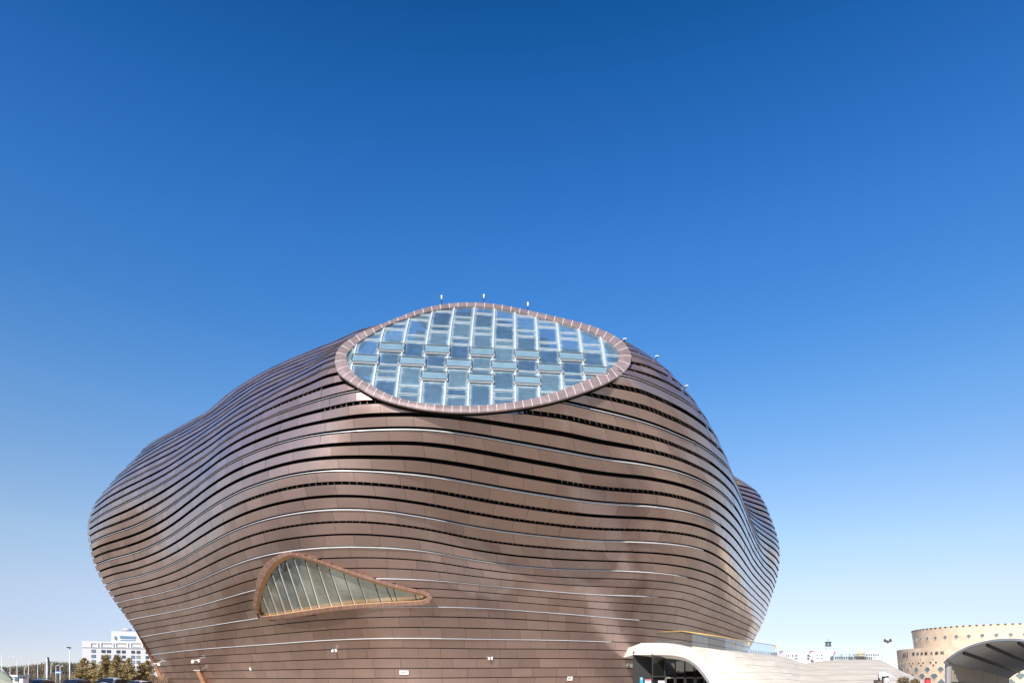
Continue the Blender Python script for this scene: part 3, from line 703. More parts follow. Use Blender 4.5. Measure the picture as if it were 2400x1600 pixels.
#MORE
# ------------------------------------------------------------------ roof-top and wall-mounted lamps
M_LAMPW = mat('lamp_white', (.85, .85, .83), .35)
M_POLE = mat('white_pole', (.72, .74, .76), .4, .1, noise=.05)
ROOF = [(1035, 716, 'left'), (1134, 713, 'middle'), (1237, 732, 'right')]
for px, py, wd in ROOF:
    b = Vector(sky_pt(np.array(float(px)), np.array(float(py)), .1)); Y = b.y
    t = empty('beacon_lamp', b, 'small white beacon lamp, %s of the three on the skylight crest' % wd, 'lamp', 'beacons along the top of the skylight')
    m = MB(); m.tube([b+Vector((0, 0, -.4)), b+Vector((0, 0, .55))], .04); m.build('post', M_DARK, t)
    m = MB(); m.tube([b+Vector((0, 0, .5)), b+Vector((0, 0, .75))], [.05, .08]); m.ball(b+Vector((0, 0, .84)), .10, n=10); m.build('lamp_head', M_LAMPW, t)
FLS = .55
for px, py, txt in [(1464, 801, 'nearest the skylight ring'), (1539, 839, 'second below the skylight ring'), (1608, 908, 'lowest of the three')]:
    q, n = None, None
    for dy in range(2, 30, 2):
        q, n = on_hull(px-3, py+dy, .05)
        if q: break
    if not q: continue
    t = empty('floodlight', q, 'small white floodlight on the right edge of the museum roof, '+txt, 'floodlight', 'floodlights on the right shoulder of the museum')
    m = MB(); m.bar(q-n*.2, q+Vector((.15, -.1, .30)), .06); m.build('arm', M_DARK, t)
    m = MB(); c = q+Vector((.1, -.1, .28)); m.bar(c-Vector((.14, .1, .04)), c+Vector((.14, .1, .08)), .12, .09); m.build('lamp_head', M_LAMPW, t)
# wall cameras: arm, bracket plate and a white dome/housing
CAMS = [(361, 1555, -1, 'at the copper edge beside the white office block'), (466, 1547, -1, 'above the leaning bronze fin'), (788, 1523, -1, 'below the left half of the eye window'),
        (1152, 1541, -1, 'mid wall, to the right of the eye window'), (1470, 1556, 1, 'beside the entrance canopy')]
for px, py, sd, txt in CAMS:
    q, n = on_hull(px, py, .04) if px != 361 else on_hull(372, py, .04)
    if not q: continue
    t = empty('security_camera', q, 'white dome camera on a short arm, '+txt, 'camera', 'cameras on the lower museum wall')
    big = .85 if sd == 1 or px < 480 else .6; s_ = q.y/75
    side = Vector((.42*sd, -.55, 0)).normalized() if px != 361 else Vector((-.8, -.6, 0))
    e = q+side*.75*big*s_+Vector((0, 0, .05))
    m = MB(); m.tube([q-n*.1, q+Vector((0, 0, .05)), e], .05*big*s_); m.build('arm', M_LAMPW, t)
    m = MB(); m.box(q, (.22*s_, .12, .3*s_)); m.build('bracket_plate', M_LAMPW, t)
    m = MB(); c = e+Vector((0, 0, -.22*big*s_)); m.ball(c, .24*big*s_, sz=1.05, n=14); m.tube([e+Vector((0, 0, .06)), e+Vector((0, 0, -.12*s_))], .15*big*s_, n=12); m.build('dome', M_LAMPW, t)
# plaques
for px, py, wd, ht, txt in [(588.5, 1566, .42, .4, 'small square white junction box between the bronze fin and the eye window'), (947.5, 1574, 1.0, .45, 'white notice plate on the wall under the eye window tip'),
                            (1334.5, 1588.5, .75, .5, 'white notice plate on the wall left of the entrance canopy')]:
    q, n = on_hull(px, py, .12); t = Vector((n.y, -n.x, 0)).normalized(); t = t if t.x > 0 else -t; up = n.cross(t); up = up if up.z > 0 else -up
    p0 = empty('wall_plate', q, txt, 'plaque'); m = MB()
    Mx = Matrix(((t.x, n.x, up.x, q.x), (t.y, n.y, up.y, q.y), (t.z, n.z, up.z, q.z), (0, 0, 0, 1)))
    m.box(None, (wd, .05, ht), M=Mx); m.build('plate', M_WHITE, p0)
    if wd > .5:
        m = MB()
        for a in range(3):
            L_ = wd*(.62, .7, .45)[a]; c = q+n*.028+up*(ht*(.22-.2*a))+t*(-wd*.42+L_/2)
            Mx = Matrix(((t.x, n.x, up.x, c.x), (t.y, n.y, up.y, c.y), (t.z, n.z, up.z, c.z), (0, 0, 0, 1))); m.box(None, (L_, .006, .045), M=Mx)
        m.build('lettering', M_STEEL, p0)
# leaning bronze fin
M_BRONZE = mat('bronze_sheet', (.30, .16, .09), .4, .5, noise=.2, nscale=1.2)
q, n = on_hull(466, 1578, .2); Y = q.y-2.2
t = empty('bronze_fin', P(478, 1596, Y), 'leaning bronze duct with a flat pale cap standing at the left foot of the museum', 'duct')
m = MB(); a = [P(458, 1571, Y), P(467, 1571, Y), P(482, 1602, Y), P(472.5, 1602, Y)]; m.prism(a, (0.35, .9, 0)); m.build('shaft', M_BRONZE, t, fixn=True)
m = MB(); a = P(453.5, 1568.6, Y-.1); b = P(468, 1568.6, Y-.1); m.prism([a, b, b-Vector((0, 0, .14)), a-Vector((0, 0, .14))], (.35, 1.1, 0)); m.build('cap', M_JOINT, t, fixn=True)

# ------------------------------------------------------------------ stone entrance canopy and the stone mound behind it
def white_stone(name, c1=(.70,.62,.50), c2=(.62,.54,.43), band=.46):
    m = bpy.data.materials.new(name); m.use_nodes = True; t = m.node_tree; b = t.nodes['Principled BSDF']; N = t.nodes.new; L = t.links.new
    uv = N('ShaderNodeUVMap'); uv.uv_map = 'uv'
    br = N('ShaderNodeTexBrick'); br.inputs['Color1'].default_value = (*c1, 1); br.inputs['Color2'].default_value = (*c2, 1); br.inputs['Mortar'].default_value = (.5,.48,.42, 1)
    br.inputs['Scale'].default_value = 1; br.inputs['Mortar Size'].default_value = .018; br.inputs['Brick Width'].default_value = 1.5; br.inputs['Row Height'].default_value = .45
    n0 = N('ShaderNodeTexNoise'); n0.inputs['Scale'].default_value = .12; L(uv.outputs[0], n0.inputs['Vector'])
    wv = N('ShaderNodeVectorMath'); wv.operation = 'SCALE'; wv.inputs['Scale'].default_value = 1.4; L(n0.outputs['Color'], wv.inputs[0])
    ad = N('ShaderNodeVectorMath'); ad.operation = 'ADD'; L(uv.outputs[0], ad.inputs[0]); L(wv.outputs[0], ad.inputs[1]); L(ad.outputs[0], br.inputs['Vector'])
    sp = N('ShaderNodeSeparateXYZ'); L(ad.outputs[0], sp.inputs[0])
    dv = N('ShaderNodeMath'); dv.operation = 'DIVIDE'; dv.inputs[1].default_value = 2.1; L(sp.outputs[1], dv.inputs[0])
    fr = N('ShaderNodeMath'); fr.operation = 'FRACT'; L(dv.outputs[0], fr.inputs[0])
    lt = N('ShaderNodeMath'); lt.operation = 'LESS_THAN'; lt.inputs[1].default_value = .045; L(fr.outputs[0], lt.inputs[0])
    n = N('ShaderNodeTexNoise'); n.inputs['Scale'].default_value = .7; n.inputs['Detail'].default_value = 8; L(uv.outputs[0], n.inputs['Vector'])
    mr = N('ShaderNodeMapRange'); mr.inputs['From Min'].default_value = .3; mr.inputs['From Max'].default_value = .7; mr.inputs['To Min'].default_value = .86; mr.inputs['To Max'].default_value = 1.08; L(n.outputs['Fac'], mr.inputs[0])
    v = N('ShaderNodeVectorMath'); v.operation = 'SCALE'; L(br.outputs['Color'], v.inputs[0]); L(mr.outputs[0], v.inputs['Scale'])
    mx = N('ShaderNodeMixRGB'); mx.inputs[2].default_value = (.22, .21, .18, 1); L(lt.outputs[0], mx.inputs[0]); L(v.outputs[0], mx.inputs[1])
    L(mx.outputs[0], b.inputs['Base Color']); b.inputs['Roughness'].default_value = .7
    return m
M_DUNE = white_stone('mound_stone')
M_FASCIA = mat('white_stone_fascia', (.86, .85, .82), .6, noise=.04)
canopy = empty('entrance_canopy', P(1600, 1592, 58), 'white curved stone canopy sweeping over the museum entrance doors', 'canopy')
def YFc(x): return float(np.interp(x, [1487, 1530, 1600, 1650, 1702], [76.5, 73, 65, 60.5, 57.5]))
outl = [(1487,1533),(1502,1506),(1530,1505.6),(1560,1506),(1580,1508),(1600,1511.5),(1625,1516),(1643,1532),(1660,1548),(1685,1575),(1702,1602),(1702,1606),(1669,1606),(1655,1584),(1640,1565),(1625,1552),(1605,1541),(1585,1536),(1560,1534),(1520,1533.5)]
up_ = [(1502,1506),(1530,1505.6),(1560,1506),(1580,1508),(1600,1511.5),(1620,1517),(1643,1532),(1660,1548),(1685,1575),(1702,1602),(1704,1606)]
lo_ = [(1487,1533),(1520,1533.5),(1560,1534),(1585,1536),(1605,1541),(1625,1552),(1640,1565),(1655,1584),(1669,1606)]
NU = 60
def rs_(L_): C = catmull([(x, y, 0) for x, y in L_], 12); return samp(C, arclen(C), np.linspace(0, arclen(C)[-1], NU+1))
UP = rs_(up_); LO = rs_(lo_); UP[-1, 1] = LO[-1, 1] = 1606
bk = Vector((.6, 13, 0)); m = MB(); V = []
for i in range(NU+1):
    a = P(UP[i][0], UP[i][1], YFc(UP[i][0])); b = P(LO[i][0], LO[i][1], YFc(LO[i][0])-.05)
    a.z = max(a.z, .02); b.z = max(b.z, .02); dp = float(np.interp(UP[i][0], [1580, 1650, 1700], [1, .12, .08])); V += [a, (a+b)/2+Vector((0, -.12, 0)), b, b+bk*dp, a+bk*dp]
F_ = []
for i in range(NU):
    for j in range(5): F_.append((i*5+j, (i+1)*5+j, (i+1)*5+(j+1) % 5, i*5+(j+1) % 5))
m.add(V, [f[::-1] for f in F_]+[(0, 1, 2, 3, 4), tuple(NU*5+t for t in (4, 3, 2, 1, 0))])
# recess line near the lower edge
m.build('stone_shell', M_FASCIA, canopy, fixn=True)
# mound
mound = empty('stone_mound', P(1850, 1592, 60), 'large cream stone-paved mound rising to the right of the museum entrance', 'terrace')
RID = [(1596,1511.2,66.5),(1625,1514.2,64),(1660,1518,62),(1720,1525,62),(1755,1528.5,65),(1820,1535.5,72),(1843,1539.5,76),(1860,1545,79),(1874,1551,82),(1890,1553.5,84),(1905,1551,86),(1930,1547.6,89),(1960,1546,92),(2010,1545,95),(2050,1545.5,95),(2066,1547,93),
       (2080,1554,88),(2100,1565.5,82),(2125,1576.5,76),(2150,1587,70),(2172,1597,66),(2195,1608,64)]
RA = np.array(RID, float); cols = np.linspace(1596, 2195, 150); nr_ = 36
V = []; UV = []
for c in cols:
    ry = np.interp(c, RA[:, 0], RA[:, 1]); rY = np.interp(c, RA[:, 0], RA[:, 2])
    top = P(c, ry, rY); by = np.interp(c, [1596, 1650, 1702, 1800, 2000, 2195], [65.6, 61, 57.9, 54, 50, 46])
    bot = Vector((top.x*by/rY, by, 0.0)); col = []
    for i in range(nr_+1):
        f = i/nr_
        h = math.sin(f*math.pi/2)**.9 if True else f
        col.append(Vector((top.x*(1-f)+bot.x*f if False else bot.x+(top.x-bot.x)*(1-f), bot.y+(top.y-bot.y)*(1-f), top.z*(1-f**1.6))))
    back_ = [top+Vector((top.x/top.y*d_, d_, -z_)) for d_, z_ in ((6, .35), (14, 1.3), (26, 3.2), (40, top.z))]
    allc = back_[::-1]+col; V += allc
    L_ = 0
    for i, q in enumerate(allc):
        UV.append((q.x*1.0+.35*q.y, q.z*3.0+q.y*.12))
nrow = nr_+5; F = []; FUV = []
for j in range(len(cols)-1):
    for i in range(nrow-1):
        f = (j*nrow+i, j*nrow+i+1, (j+1)*nrow+i+1, (j+1)*nrow+i)
        F.append(f[::-1]); FUV += [UV[k] for k in f[::-1]]
# cut the doorway: drop faces lying under the arch
arch = np.array([(1596,1538),(1605,1541),(1625,1552),(1640,1565),(1655,1584),(1669,1606)])
V_np = np.array([tuple(v) for v in V]); keep = []; kuv = []
for fi, f in enumerate(F):
    c = V_np[list(f)].mean(0); px = CX+FPX*c[0]/c[1]; py = HOR-FPX*(c[2]-EYE)/c[1]
    if px < 1690 and py > np.interp(px, arch[:, 0], arch[:, 1])-14: continue
    keep.append(f); kuv += FUV[4*fi:4*fi+4]
np_mesh('paved_slope', V_np, keep, M_DUNE, mound, uv=kuv)
# glass balustrade with timber-yellow handrail
def clearglass(name, tint=(.80, .90, .90), refl=.12):
    m = bpy.data.materials.new(name); m.use_nodes = True; t = m.node_tree; t.nodes.remove(t.nodes['Principled BSDF'])
    N = t.nodes.new; L = t.links.new; gl = N('ShaderNodeBsdfGlossy'); gl.inputs[0].default_value = (.9, .95, .97, 1); gl.inputs['Roughness'].default_value = .04
    tr = N('ShaderNodeBsdfTransparent'); tr.inputs[0].default_value = (*tint, 1)
    ms = N('ShaderNodeMixShader'); fr = N('ShaderNodeFresnel'); fr.inputs[0].default_value = 1.5
    ad = N('ShaderNodeMath'); ad.operation = 'ADD'; ad.inputs[1].default_value = refl; L(fr.outputs[0], ad.inputs[0])
    L(ad.outputs[0], ms.inputs[0]); L(tr.outputs[0], ms.inputs[1]); L(gl.outputs[0], ms.inputs[2]); L(ms.outputs[0], t.nodes['Material Output'].inputs[0]); return m
M_CG = clearglass('balustrade_glass'); M_RAIL = mat('yellow_handrail', (.62, .38, .12), .35, coat=.3)
bal = empty('glass_balustrade', P(1680, 1515, 60), 'glass balustrade with a yellow handrail along the top of the stone canopy', 'balustrade')
BT = [(1539,1480.5,1506.5,73),(1560,1480,1507,70.6),(1584,1479.5,1509,67.5),(1601,1479,1512,65.5),(1622,1482,1515.5,64.2),(1660,1487.5,1519.5,63.5),(1700,1494,1524.5,65),(1740,1501,1529,69),(1765,1504.5,1532,71),(1790,1508,1534,73.5),(1817,1512,1537,76)]
m = MB(); r1 = MB(); fx = MB(); Qt = [P(x, yt, Y) for x, yt, yb, Y in BT]; Qb = [P(x, yb, Y) for x, yt, yb, Y in BT]
for i in range(len(BT)-1):
    d = (Qt[i+1]-Qt[i]).normalized()*.015
    gp = MB(); gp.quad(Qb[i]+d, Qb[i+1]-d, Qt[i+1]-d, Qt[i]+d); gp.build('glass_panel', M_CG, bal)
    for f in (.12, .37, .62, .87):
        c = Qb[i].lerp(Qb[i+1], f)
        fx.bar(c+Vector((0, -.04, .16)), c+Vector((0, .04, .16)), .045)
fx.build('glass_clamps', M_STEEL, bal)['kind'] = 'stuff'
r1.tube([q+Vector((0, 0, .03)) for q in Qt[:-2]], .055, n=8); r1.build('handrail', M_RAIL, bal)
r1 = MB(); r1.tube([q+Vector((0, 0, .02)) for q in Qt[-3:]], .03, n=6); r1.build('end_rail', M_STEEL, bal)
for x, y, Y in ((1753.5, 1504, 68.5), (1818, 1513, 76)):
    m = MB(); c = P(x, y, Y); m.bar(c+Vector((0, -.1, .02)), c+Vector((0, -.1, -.28)), .17, .12); m.build('handrail_end', M_RAIL, bal)
# row of short steel posts behind the balustrade
m = MB()
for i in range(16):
    x = 1758+i*3.9; c = P(x, np.interp(x, [1755, 1820], [1528.5, 1535.5]), np.interp(x, [1755, 1820], [66, 73])+.6)
    m.bar(c-Vector((0, 0, .3)), c+Vector((0, 0, .32)), .045)
m.build('baluster_posts', M_STEEL, bal)['kind'] = 'stuff'
# entrance: glazed front and doors in the shade of the canopy
ent = empty('glass_entrance', P(1590, 1592, 66), 'dark glazed museum entrance with grey framed doors under the stone canopy', 'entrance')
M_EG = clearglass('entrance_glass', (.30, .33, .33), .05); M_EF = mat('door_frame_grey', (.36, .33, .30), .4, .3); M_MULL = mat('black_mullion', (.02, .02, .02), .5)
YE = 73.0
def EP(px, py, dy=0): return P(px, py, YE+dy)
m = MB(); xs_ = [1529, 1558, 1582.5, 1605.5, 1628.5, 1652, 1672]
mm = MB()
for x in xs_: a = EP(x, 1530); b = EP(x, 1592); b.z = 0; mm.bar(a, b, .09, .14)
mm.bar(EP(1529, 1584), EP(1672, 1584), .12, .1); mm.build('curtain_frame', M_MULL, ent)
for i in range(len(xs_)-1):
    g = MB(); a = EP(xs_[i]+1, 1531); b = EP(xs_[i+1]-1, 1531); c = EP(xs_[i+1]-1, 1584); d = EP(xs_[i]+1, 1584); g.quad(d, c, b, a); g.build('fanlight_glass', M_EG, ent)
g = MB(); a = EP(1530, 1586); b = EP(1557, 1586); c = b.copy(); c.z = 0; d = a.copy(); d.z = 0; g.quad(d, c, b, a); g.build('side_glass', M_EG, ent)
for i in range(4):
    x0 = 1559.5+i*23.3; x1 = x0+22.3
    a = EP(x0, 1586, -.12); b = EP(x1, 1586, -.12); a0 = a.copy(); a0.z = .02; b0 = b.copy(); b0.z = .02
    dr = MB(); dr.bar(a+Vector((0, 0, -.06)), b+Vector((0, 0, -.06)), .1, .12); dr.bar(a+Vector((.05, 0, 0)), a0+Vector((.05, 0, 0)), .09, .1); dr.bar(b-Vector((.05, 0, 0)), b0-Vector((.05, 0, 0)), .09, .1)
    dr.bar(a0+Vector((0, 0, .1)), b0+Vector((0, 0, .1)), .1, .2)
    d_ = dr.build('door', M_EF, ent)
    g = MB(); g.quad(a0, b0, b, a); g.build('door_glass', M_EG, d_)
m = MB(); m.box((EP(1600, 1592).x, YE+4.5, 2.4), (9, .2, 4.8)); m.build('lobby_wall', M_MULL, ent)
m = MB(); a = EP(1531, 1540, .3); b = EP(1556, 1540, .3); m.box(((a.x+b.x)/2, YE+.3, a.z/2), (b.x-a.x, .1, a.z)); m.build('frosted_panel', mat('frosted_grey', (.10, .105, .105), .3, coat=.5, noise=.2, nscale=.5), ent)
m = MB()
for i in range(5): m.box((EP(1565+i*22, 1592).x, YE+3.2, 2.6+.2*i % 1), (.9, .8, 1.3))
m.build('lobby_columns', M_EF, ent)
# signs beside the door
def sign(px0, px1, py0, Y, label, c, extra=None, bottom=None):
    a = P(px0, py0, Y); b = P(px1, py0, Y); zb = bottom if bottom is not None else P(px0, 1600, Y).z
    o = empty('sign', ((a.x+b.x)/2, Y, zb), label, 'sign'); m = MB(); m.box(((a.x+b.x)/2, Y, (a.z+zb)/2), (b.x-a.x, .06, a.z-zb)); m.build('sign_board', mat('sign_col', c, .4), o)
    m = MB(); m.bar(((a.x+b.x)/2, Y+.08, 0), ((a.x+b.x)/2, Y+.08, zb+.1), .06); m.build('post', M_STEEL, o)
    return o, a, b, zb
o, a, b, zb = sign(1499.8, 1507, 1586, 72, 'blue notice sign with a white emblem beside the museum entrance', (.01, .33, .55))
m = MB(); m.box(((a.x+b.x)/2, 71.95, a.z-.13), (.13, .01, .12)); m.box(((a.x+b.x)/2, 71.95, a.z-.26), (.17, .01, .03)); m.build('emblem', M_WHITE, o)
o, a, b, zb = sign(1511.5, 1526, 1590.5, 72, 'red and white poster board between the blue sign and the glass doors', (.62, .55, .55))
m = MB(); m.box(((a.x+b.x)/2, 71.95, a.z-.07), (b.x-a.x-.02, .012, .13)); m.build('red_header', mat('poster_red', (.45, .10, .10), .5), o)
o, a, b, zb = sign(1542.5, 1557.3, 1594, 71.5, 'white opening-hours plate on the glass left of the doors', (.75, .76, .85), bottom=P(1542, 1599.3, 71.5).z)
m = MB()
for i, x in enumerate((.08, .17, .25, .34, .42, .5)): m.box((a.x+x, 71.46, (a.z+zb)/2), (.05, .01, .11))
m.build('lettering', mat('sign_navy', (.05, .07, .25), .5), o)
# far balustrade on the mound
b2 = empty('glass_balustrade', P(1980, 1546, 92), 'plain pale glass balustrade standing along the far crest of the stone mound', 'balustrade')
for i in range(14):
    x0 = 1934+i*9.6; x1 = x0+9.0; Y0 = 92.5
    y0 = np.interp(x0, RA[:, 0], RA[:, 1])+1; y1 = np.interp(x1, RA[:, 0], RA[:, 1])+1
    g = MB(); g.quad(P(x0, y0, Y0), P(x1, y1, Y0), P(x1, y1-15, Y0), P(x0, y0-15, Y0)); g.build('glass_panel', clearglass('far_glass', (.78, .9, .92), .10) if i == 0 else bpy.data.materials['far_glass'], b2)
    if i % 2 == 0: g = MB(); g.bar(P(x0-.3, y0+1, Y0), P(x0-.3, y0-15, Y0), .06); g.build('post', M_STEEL, b2)

# ------------------------------------------------------------------ theatre: two tapering drums
M_TILE = stone_mat('theatre_tile', (.74,.58,.42), (.68,.53,.39), 1.2, .35, mortar=(.55,.43,.32), msize=.02, rough=.7, coord='UV')
M_TWIN = mat('theatre_glass', (.14,.17,.18), .12, coat=.5); M_TREV = mat('window_reveal_tile', (.66,.55,.43), .7); M_THOLE = mat('dark_opening', (.05,.04,.035), .6)
TC = Vector((198, 279, 0))
th = empty('theatre', TC, 'round cream-tiled theatre of two stacked drums pierced by diamond windows', 'theatre')
def cyl_angle(px, r):            # angle of the near intersection of the view ray with a drum
    d = Vector(((px-CX)/FPX, 1)).normalized(); c = Vector((TC.x, TC.y)); b = d.dot(c); disc = b*b-(c.dot(c)-r*r)
    if disc < 0: return None
    q = d*(b-math.sqrt(disc))-c; return math.atan2(q.y, q.x)
def drum(name, r0, r1, z0, z1, cut=None, n=240, cren=0):
    V = []; F = []; UV = []; nz = 8
    for i in range(n+1):
        a = 2*math.pi*i/n
        for j in range(nz+1):
            f = j/nz; r = r0+(r1-r0)*f; V.append((TC.x+r*math.cos(a), TC.y+r*math.sin(a), z0+(z1-z0)*f))
    uvs = []
    for i in range(n):
        for j in range(nz):
            F.append((i*(nz+1)+j, (i+1)*(nz+1)+j, (i+1)*(nz+1)+j+1, i*(nz+1)+j+1))
            for ii, jj in ((i, j), (i+1, j), (i+1, j+1), (i, j+1)): uvs.append((2*math.pi*ii/n*r0, (z1-z0)*jj/nz))
    return np_mesh(name, V, F, M_TILE, th, uv=uvs)
def rad(r0, r1, z0, z1, z): return r0+(r1-r0)*(z-z0)/(z1-z0)
Z1 = 14.2; Z2 = 22.4
drum('lower_drum', 34.4, 35.6, 0, Z1); drum('upper_drum', 28.9, 30.0, Z1-.5, Z2)
V = [(TC.x+34.9*math.cos(2*math.pi*i/120), TC.y+34.9*math.sin(2*math.pi*i/120), Z1-.35) for i in range(120)]
np_mesh('lower_roof', V, [tuple(range(120))], M_TREV, th, smooth=False)
m = MB(); NN = 240
def topring(mb, r, z, wd):
    for i in range(NN):
        a0 = 2*math.pi*i/NN; a1 = 2*math.pi*(i+1)/NN
        p = [(TC.x+rr*math.cos(a), TC.y+rr*math.sin(a), z) for rr, a in ((r, a0), (r, a1), (r-wd, a1), (r-wd, a0))]; mb.quad(*[Vector(q) for q in p])
topring(m, 35.6, Z1+.003, .6); m.build('parapet_coping', M_TREV, th); m = MB(); topring(m, 30.0, Z2+.003, .6); m.build('parapet_coping', M_TREV, th)
V = [(TC.x+29.3*math.cos(2*math.pi*i/120), TC.y+29.3*math.sin(2*math.pi*i/120), Z2-.6) for i in range(120)]
np_mesh('upper_roof', V, [tuple(range(120))], M_TREV, th, smooth=False)
def diamond(mbf, mbg, mbr, a, z, hw, hh, r, fill):
    c = Vector((TC.x+r*math.cos(a), TC.y+r*math.sin(a), z)); t = Vector((-math.sin(a), math.cos(a), 0)); n = Vector((math.cos(a), math.sin(a), 0)); up = Vector((0, 0, 1))
    q = [c+n*.07+t*hw, c+n*.07+up*hh, c+n*.07-t*hw, c+n*.07-up*hh]
    o = [c+n*.10+(p-c-n*.07)*1.13 for p in q]; o2 = [c-n*.05+(p-c-n*.07)*1.15 for p in q]
    mbg.add(q, [(0, 1, 2, 3)])
    for i in range(4):
        j = (i+1) % 4; mbr.add([q[i], q[j], o[j], o[i]], [(0, 1, 2, 3)]); mbr.add([o[i], o[j], o2[j], o2[i]], [(0, 1, 2, 3)])
RL = lambda z: rad(34.4, 35.6, 0, Z1, z)
def zpx(px, py, r):
    a = cyl_angle(px, r); Y = TC.y+r*math.sin(a); return EYE+(HOR-py)/FPX*Y, a
zb_, ab = zpx(2158.9, 1583, 35.1); _, ab2 = zpx(2189, 1583, 35.1); _, ab3 = zpx(2221.6, 1583, 35.1)
step = (ab3-ab)/2
za_, aa = zpx(2172.6, 1567.5, 35.1)
zs_, as_ = zpx(2157, 1552.5, 35.2)
MD = {'f': MB()}
big = 0
def window_unit(a, z, hw, hh, r, name='diamond_window', fillm=None):
    g = MB(); rv = MB(); diamond(None, g, rv, a, z, hw, hh, r, None)
    o = rv.build(name, M_TREV, th, fixn=False); g.build('pane', fillm or M_TWIN, o)
for i in range(-3, 8):
    window_unit(ab+step*i, zb_, 1.62, 1.52, RL(zb_)); window_unit(ab+step*(i+.5), za_, 1.35 if i else 1.35, 1.28, RL(za_))
    window_unit(ab+step*(i+.5), zb_-(za_-zb_)*.95, 1.5, 1.5, RL(zb_-2))
    for dx, dz, s_ in ((-1.15, 0, .52), (1.15, 0, .52), (0, -1.0, .50), (0, 1.35, .30)):
        window_unit(ab+step*i+dx/35.1, zs_+dz, s_, s_*.98, RL(zs_+dz), 'small_diamond_window', M_THOLE)
R2 = lambda z: rad(28.9, 30.0, Z1-.5, Z2, z)
zu, au = zpx(2302, 1488, 29.6); _, au2 = zpx(2270.4, 1488, 29.6); st2 = au-au2
for i in range(-8, 8): window_unit(au+st2*i, zu, .80, .92, R2(zu))
m = MB(); c_ = 0
for i in range(-18, 18):
    a = au+st2*(i+.25)/2; r = 30.06; hw = .62
    t = Vector((-math.sin(a), math.cos(a), 0)); c = Vector((TC.x+r*math.cos(a), TC.y+r*math.sin(a), Z2+.006)); n = Vector((math.cos(a), math.sin(a), 0))
    p = [c+t*hw, c-t*hw, c-Vector((0, 0, .62))]; m.add([q+n*.04 for q in p]+[q-n*.1 for q in p], [(0, 1, 2), (0, 3, 4, 1), (1, 4, 5, 2), (2, 5, 3, 0)])
m.build('roofline_notches', M_THOLE, th)
# name over the windows (bronze characters) and the vertical script beside it
def to_mesh(o):
    bpy.context.view_layer.update(); dg = bpy.context.evaluated_depsgraph_get(); me = bpy.data.meshes.new_from_object(o.evaluated_get(dg)); nm = o.name; pr = o.parent; L_ = o.location.copy(); E_ = o.rotation_euler.copy()
    bpy.data.objects.remove(o); q = bpy.data.objects.new(nm, me); COL.objects.link(q); q.parent = pr; q.location = L_; q.rotation_euler = E_
    print('TEXT', nm, len(me.polygons)); return q
zt, _ = zpx(2180, 1530.5, 35.5)
for k_, ch in enumerate('鄂尔多斯大剧院'):
    px = [2140.8, 2150.8, 2160.5, 2170.5, 2183, 2195.5, 2208][k_]; z_, a = zpx(px, 1530.5, 35.5)
    cu = bpy.data.curves.new('name_character', 'FONT'); cu.body = ch; cu.size = 1.45; cu.align_x = 'CENTER'; cu.align_y = 'CENTER'; cu.extrude = .05
    cu.materials.append(M_THOLE); o = bpy.data.objects.new('name_character', cu); COL.objects.link(o); o.parent = th
    r = RL(zt)+.1; o.location = Vector((r*math.cos(a), r*math.sin(a), zt)); o.rotation_euler = (R(90), 0, a+R(90)); to_mesh(o)
for k_, (px, hh) in enumerate([(2116.5, .9), (2119.5, 1.15), (2123, .6), (2127, 1.3)]):   # upright script: a spine with teeth and loops
    z_, a = zpx(px, 1531, 35.5); r = RL(zt)+.12; c = Vector((TC.x+r*math.cos(a), TC.y+r*math.sin(a), zt)); t = Vector((-math.sin(a), math.cos(a), 0)); m = MB()
    m.bar(c+Vector((0, 0, hh)), c-Vector((0, 0, hh)), .16, .08); n_ = int(hh*5)
    for j in range(n_):
        z = hh*(1-2*(j+.5)/n_); sd = (-1, 1, -1, -1, 1, -1)[(j+k_) % 6]; m.bar(c+Vector((0, 0, z)), c+t*sd*.34+Vector((0, 0, z-.16)), .11, .08)
    m.build('script_word', M_THOLE, th)

# ------------------------------------------------------------------ corrugated barrel shelter
def corr(name, col, rough, metal):
    return mat(name, col, rough, metal, noise=.12, nscale=1.5)
M_CORR = corr('corrugated_sheet', (.42, .43, .45), .42, .4); M_CORRW = corr('corrugated_wall', (.30, .26, .22), .5, .4)
A0 = Vector((1023/1600*30, 30, EYE+42*30/1600)); A1 = Vector((1162/1600*42, 42, EYE+4*42/1600)); ax = A1-A0; Lx = ax.length
hd = Vector((ax.x, ax.y, 0)).normalized(); wdv = Vector((hd.y, -hd.x, 0)); W_ = 4.2; rise = .85
sh = empty('barrel_shelter', (A0.x, A0.y, 0), 'grey corrugated steel barrel-roofed shelter over a descending passage', 'shelter')
def arch_pt(u, v, off=0): # u along 0..1, v across 0..1
    ang = math.pi*.5*(2*v-1)*.62; s_ = math.sin(ang)/math.sin(math.pi*.31); cc = (math.cos(ang)-math.cos(math.pi*.31))/(1-math.cos(math.pi*.31))
    return A0+ax*u+wdv*(W_*(.5+.5*s_))+Vector((0, 0, rise*cc+off))
nu = 340; nv = 24; V = []; F = []
for i in range(nu+1):
    w_ = .06*math.sin(2*math.pi*i/nu*46)
    for j in range(nv+1): V.append(arch_pt(-.03+1.04*i/nu, j/nv, w_))
for i in range(nu):
    for j in range(nv): F.append((i*(nv+1)+j, i*(nv+1)+j+1, (i+1)*(nv+1)+j+1, (i+1)*(nv+1)+j))
np_mesh('roof_sheet', [tuple(v) for v in V], F, M_CORR, sh, smooth=True)
m = MB()
for v in (0.0, .17, .36, .58, .80, 1.0): m.bar(arch_pt(0, v, -.09), arch_pt(1, v, -.09), .09, .12)
m.build('purlins', M_DARK, sh)
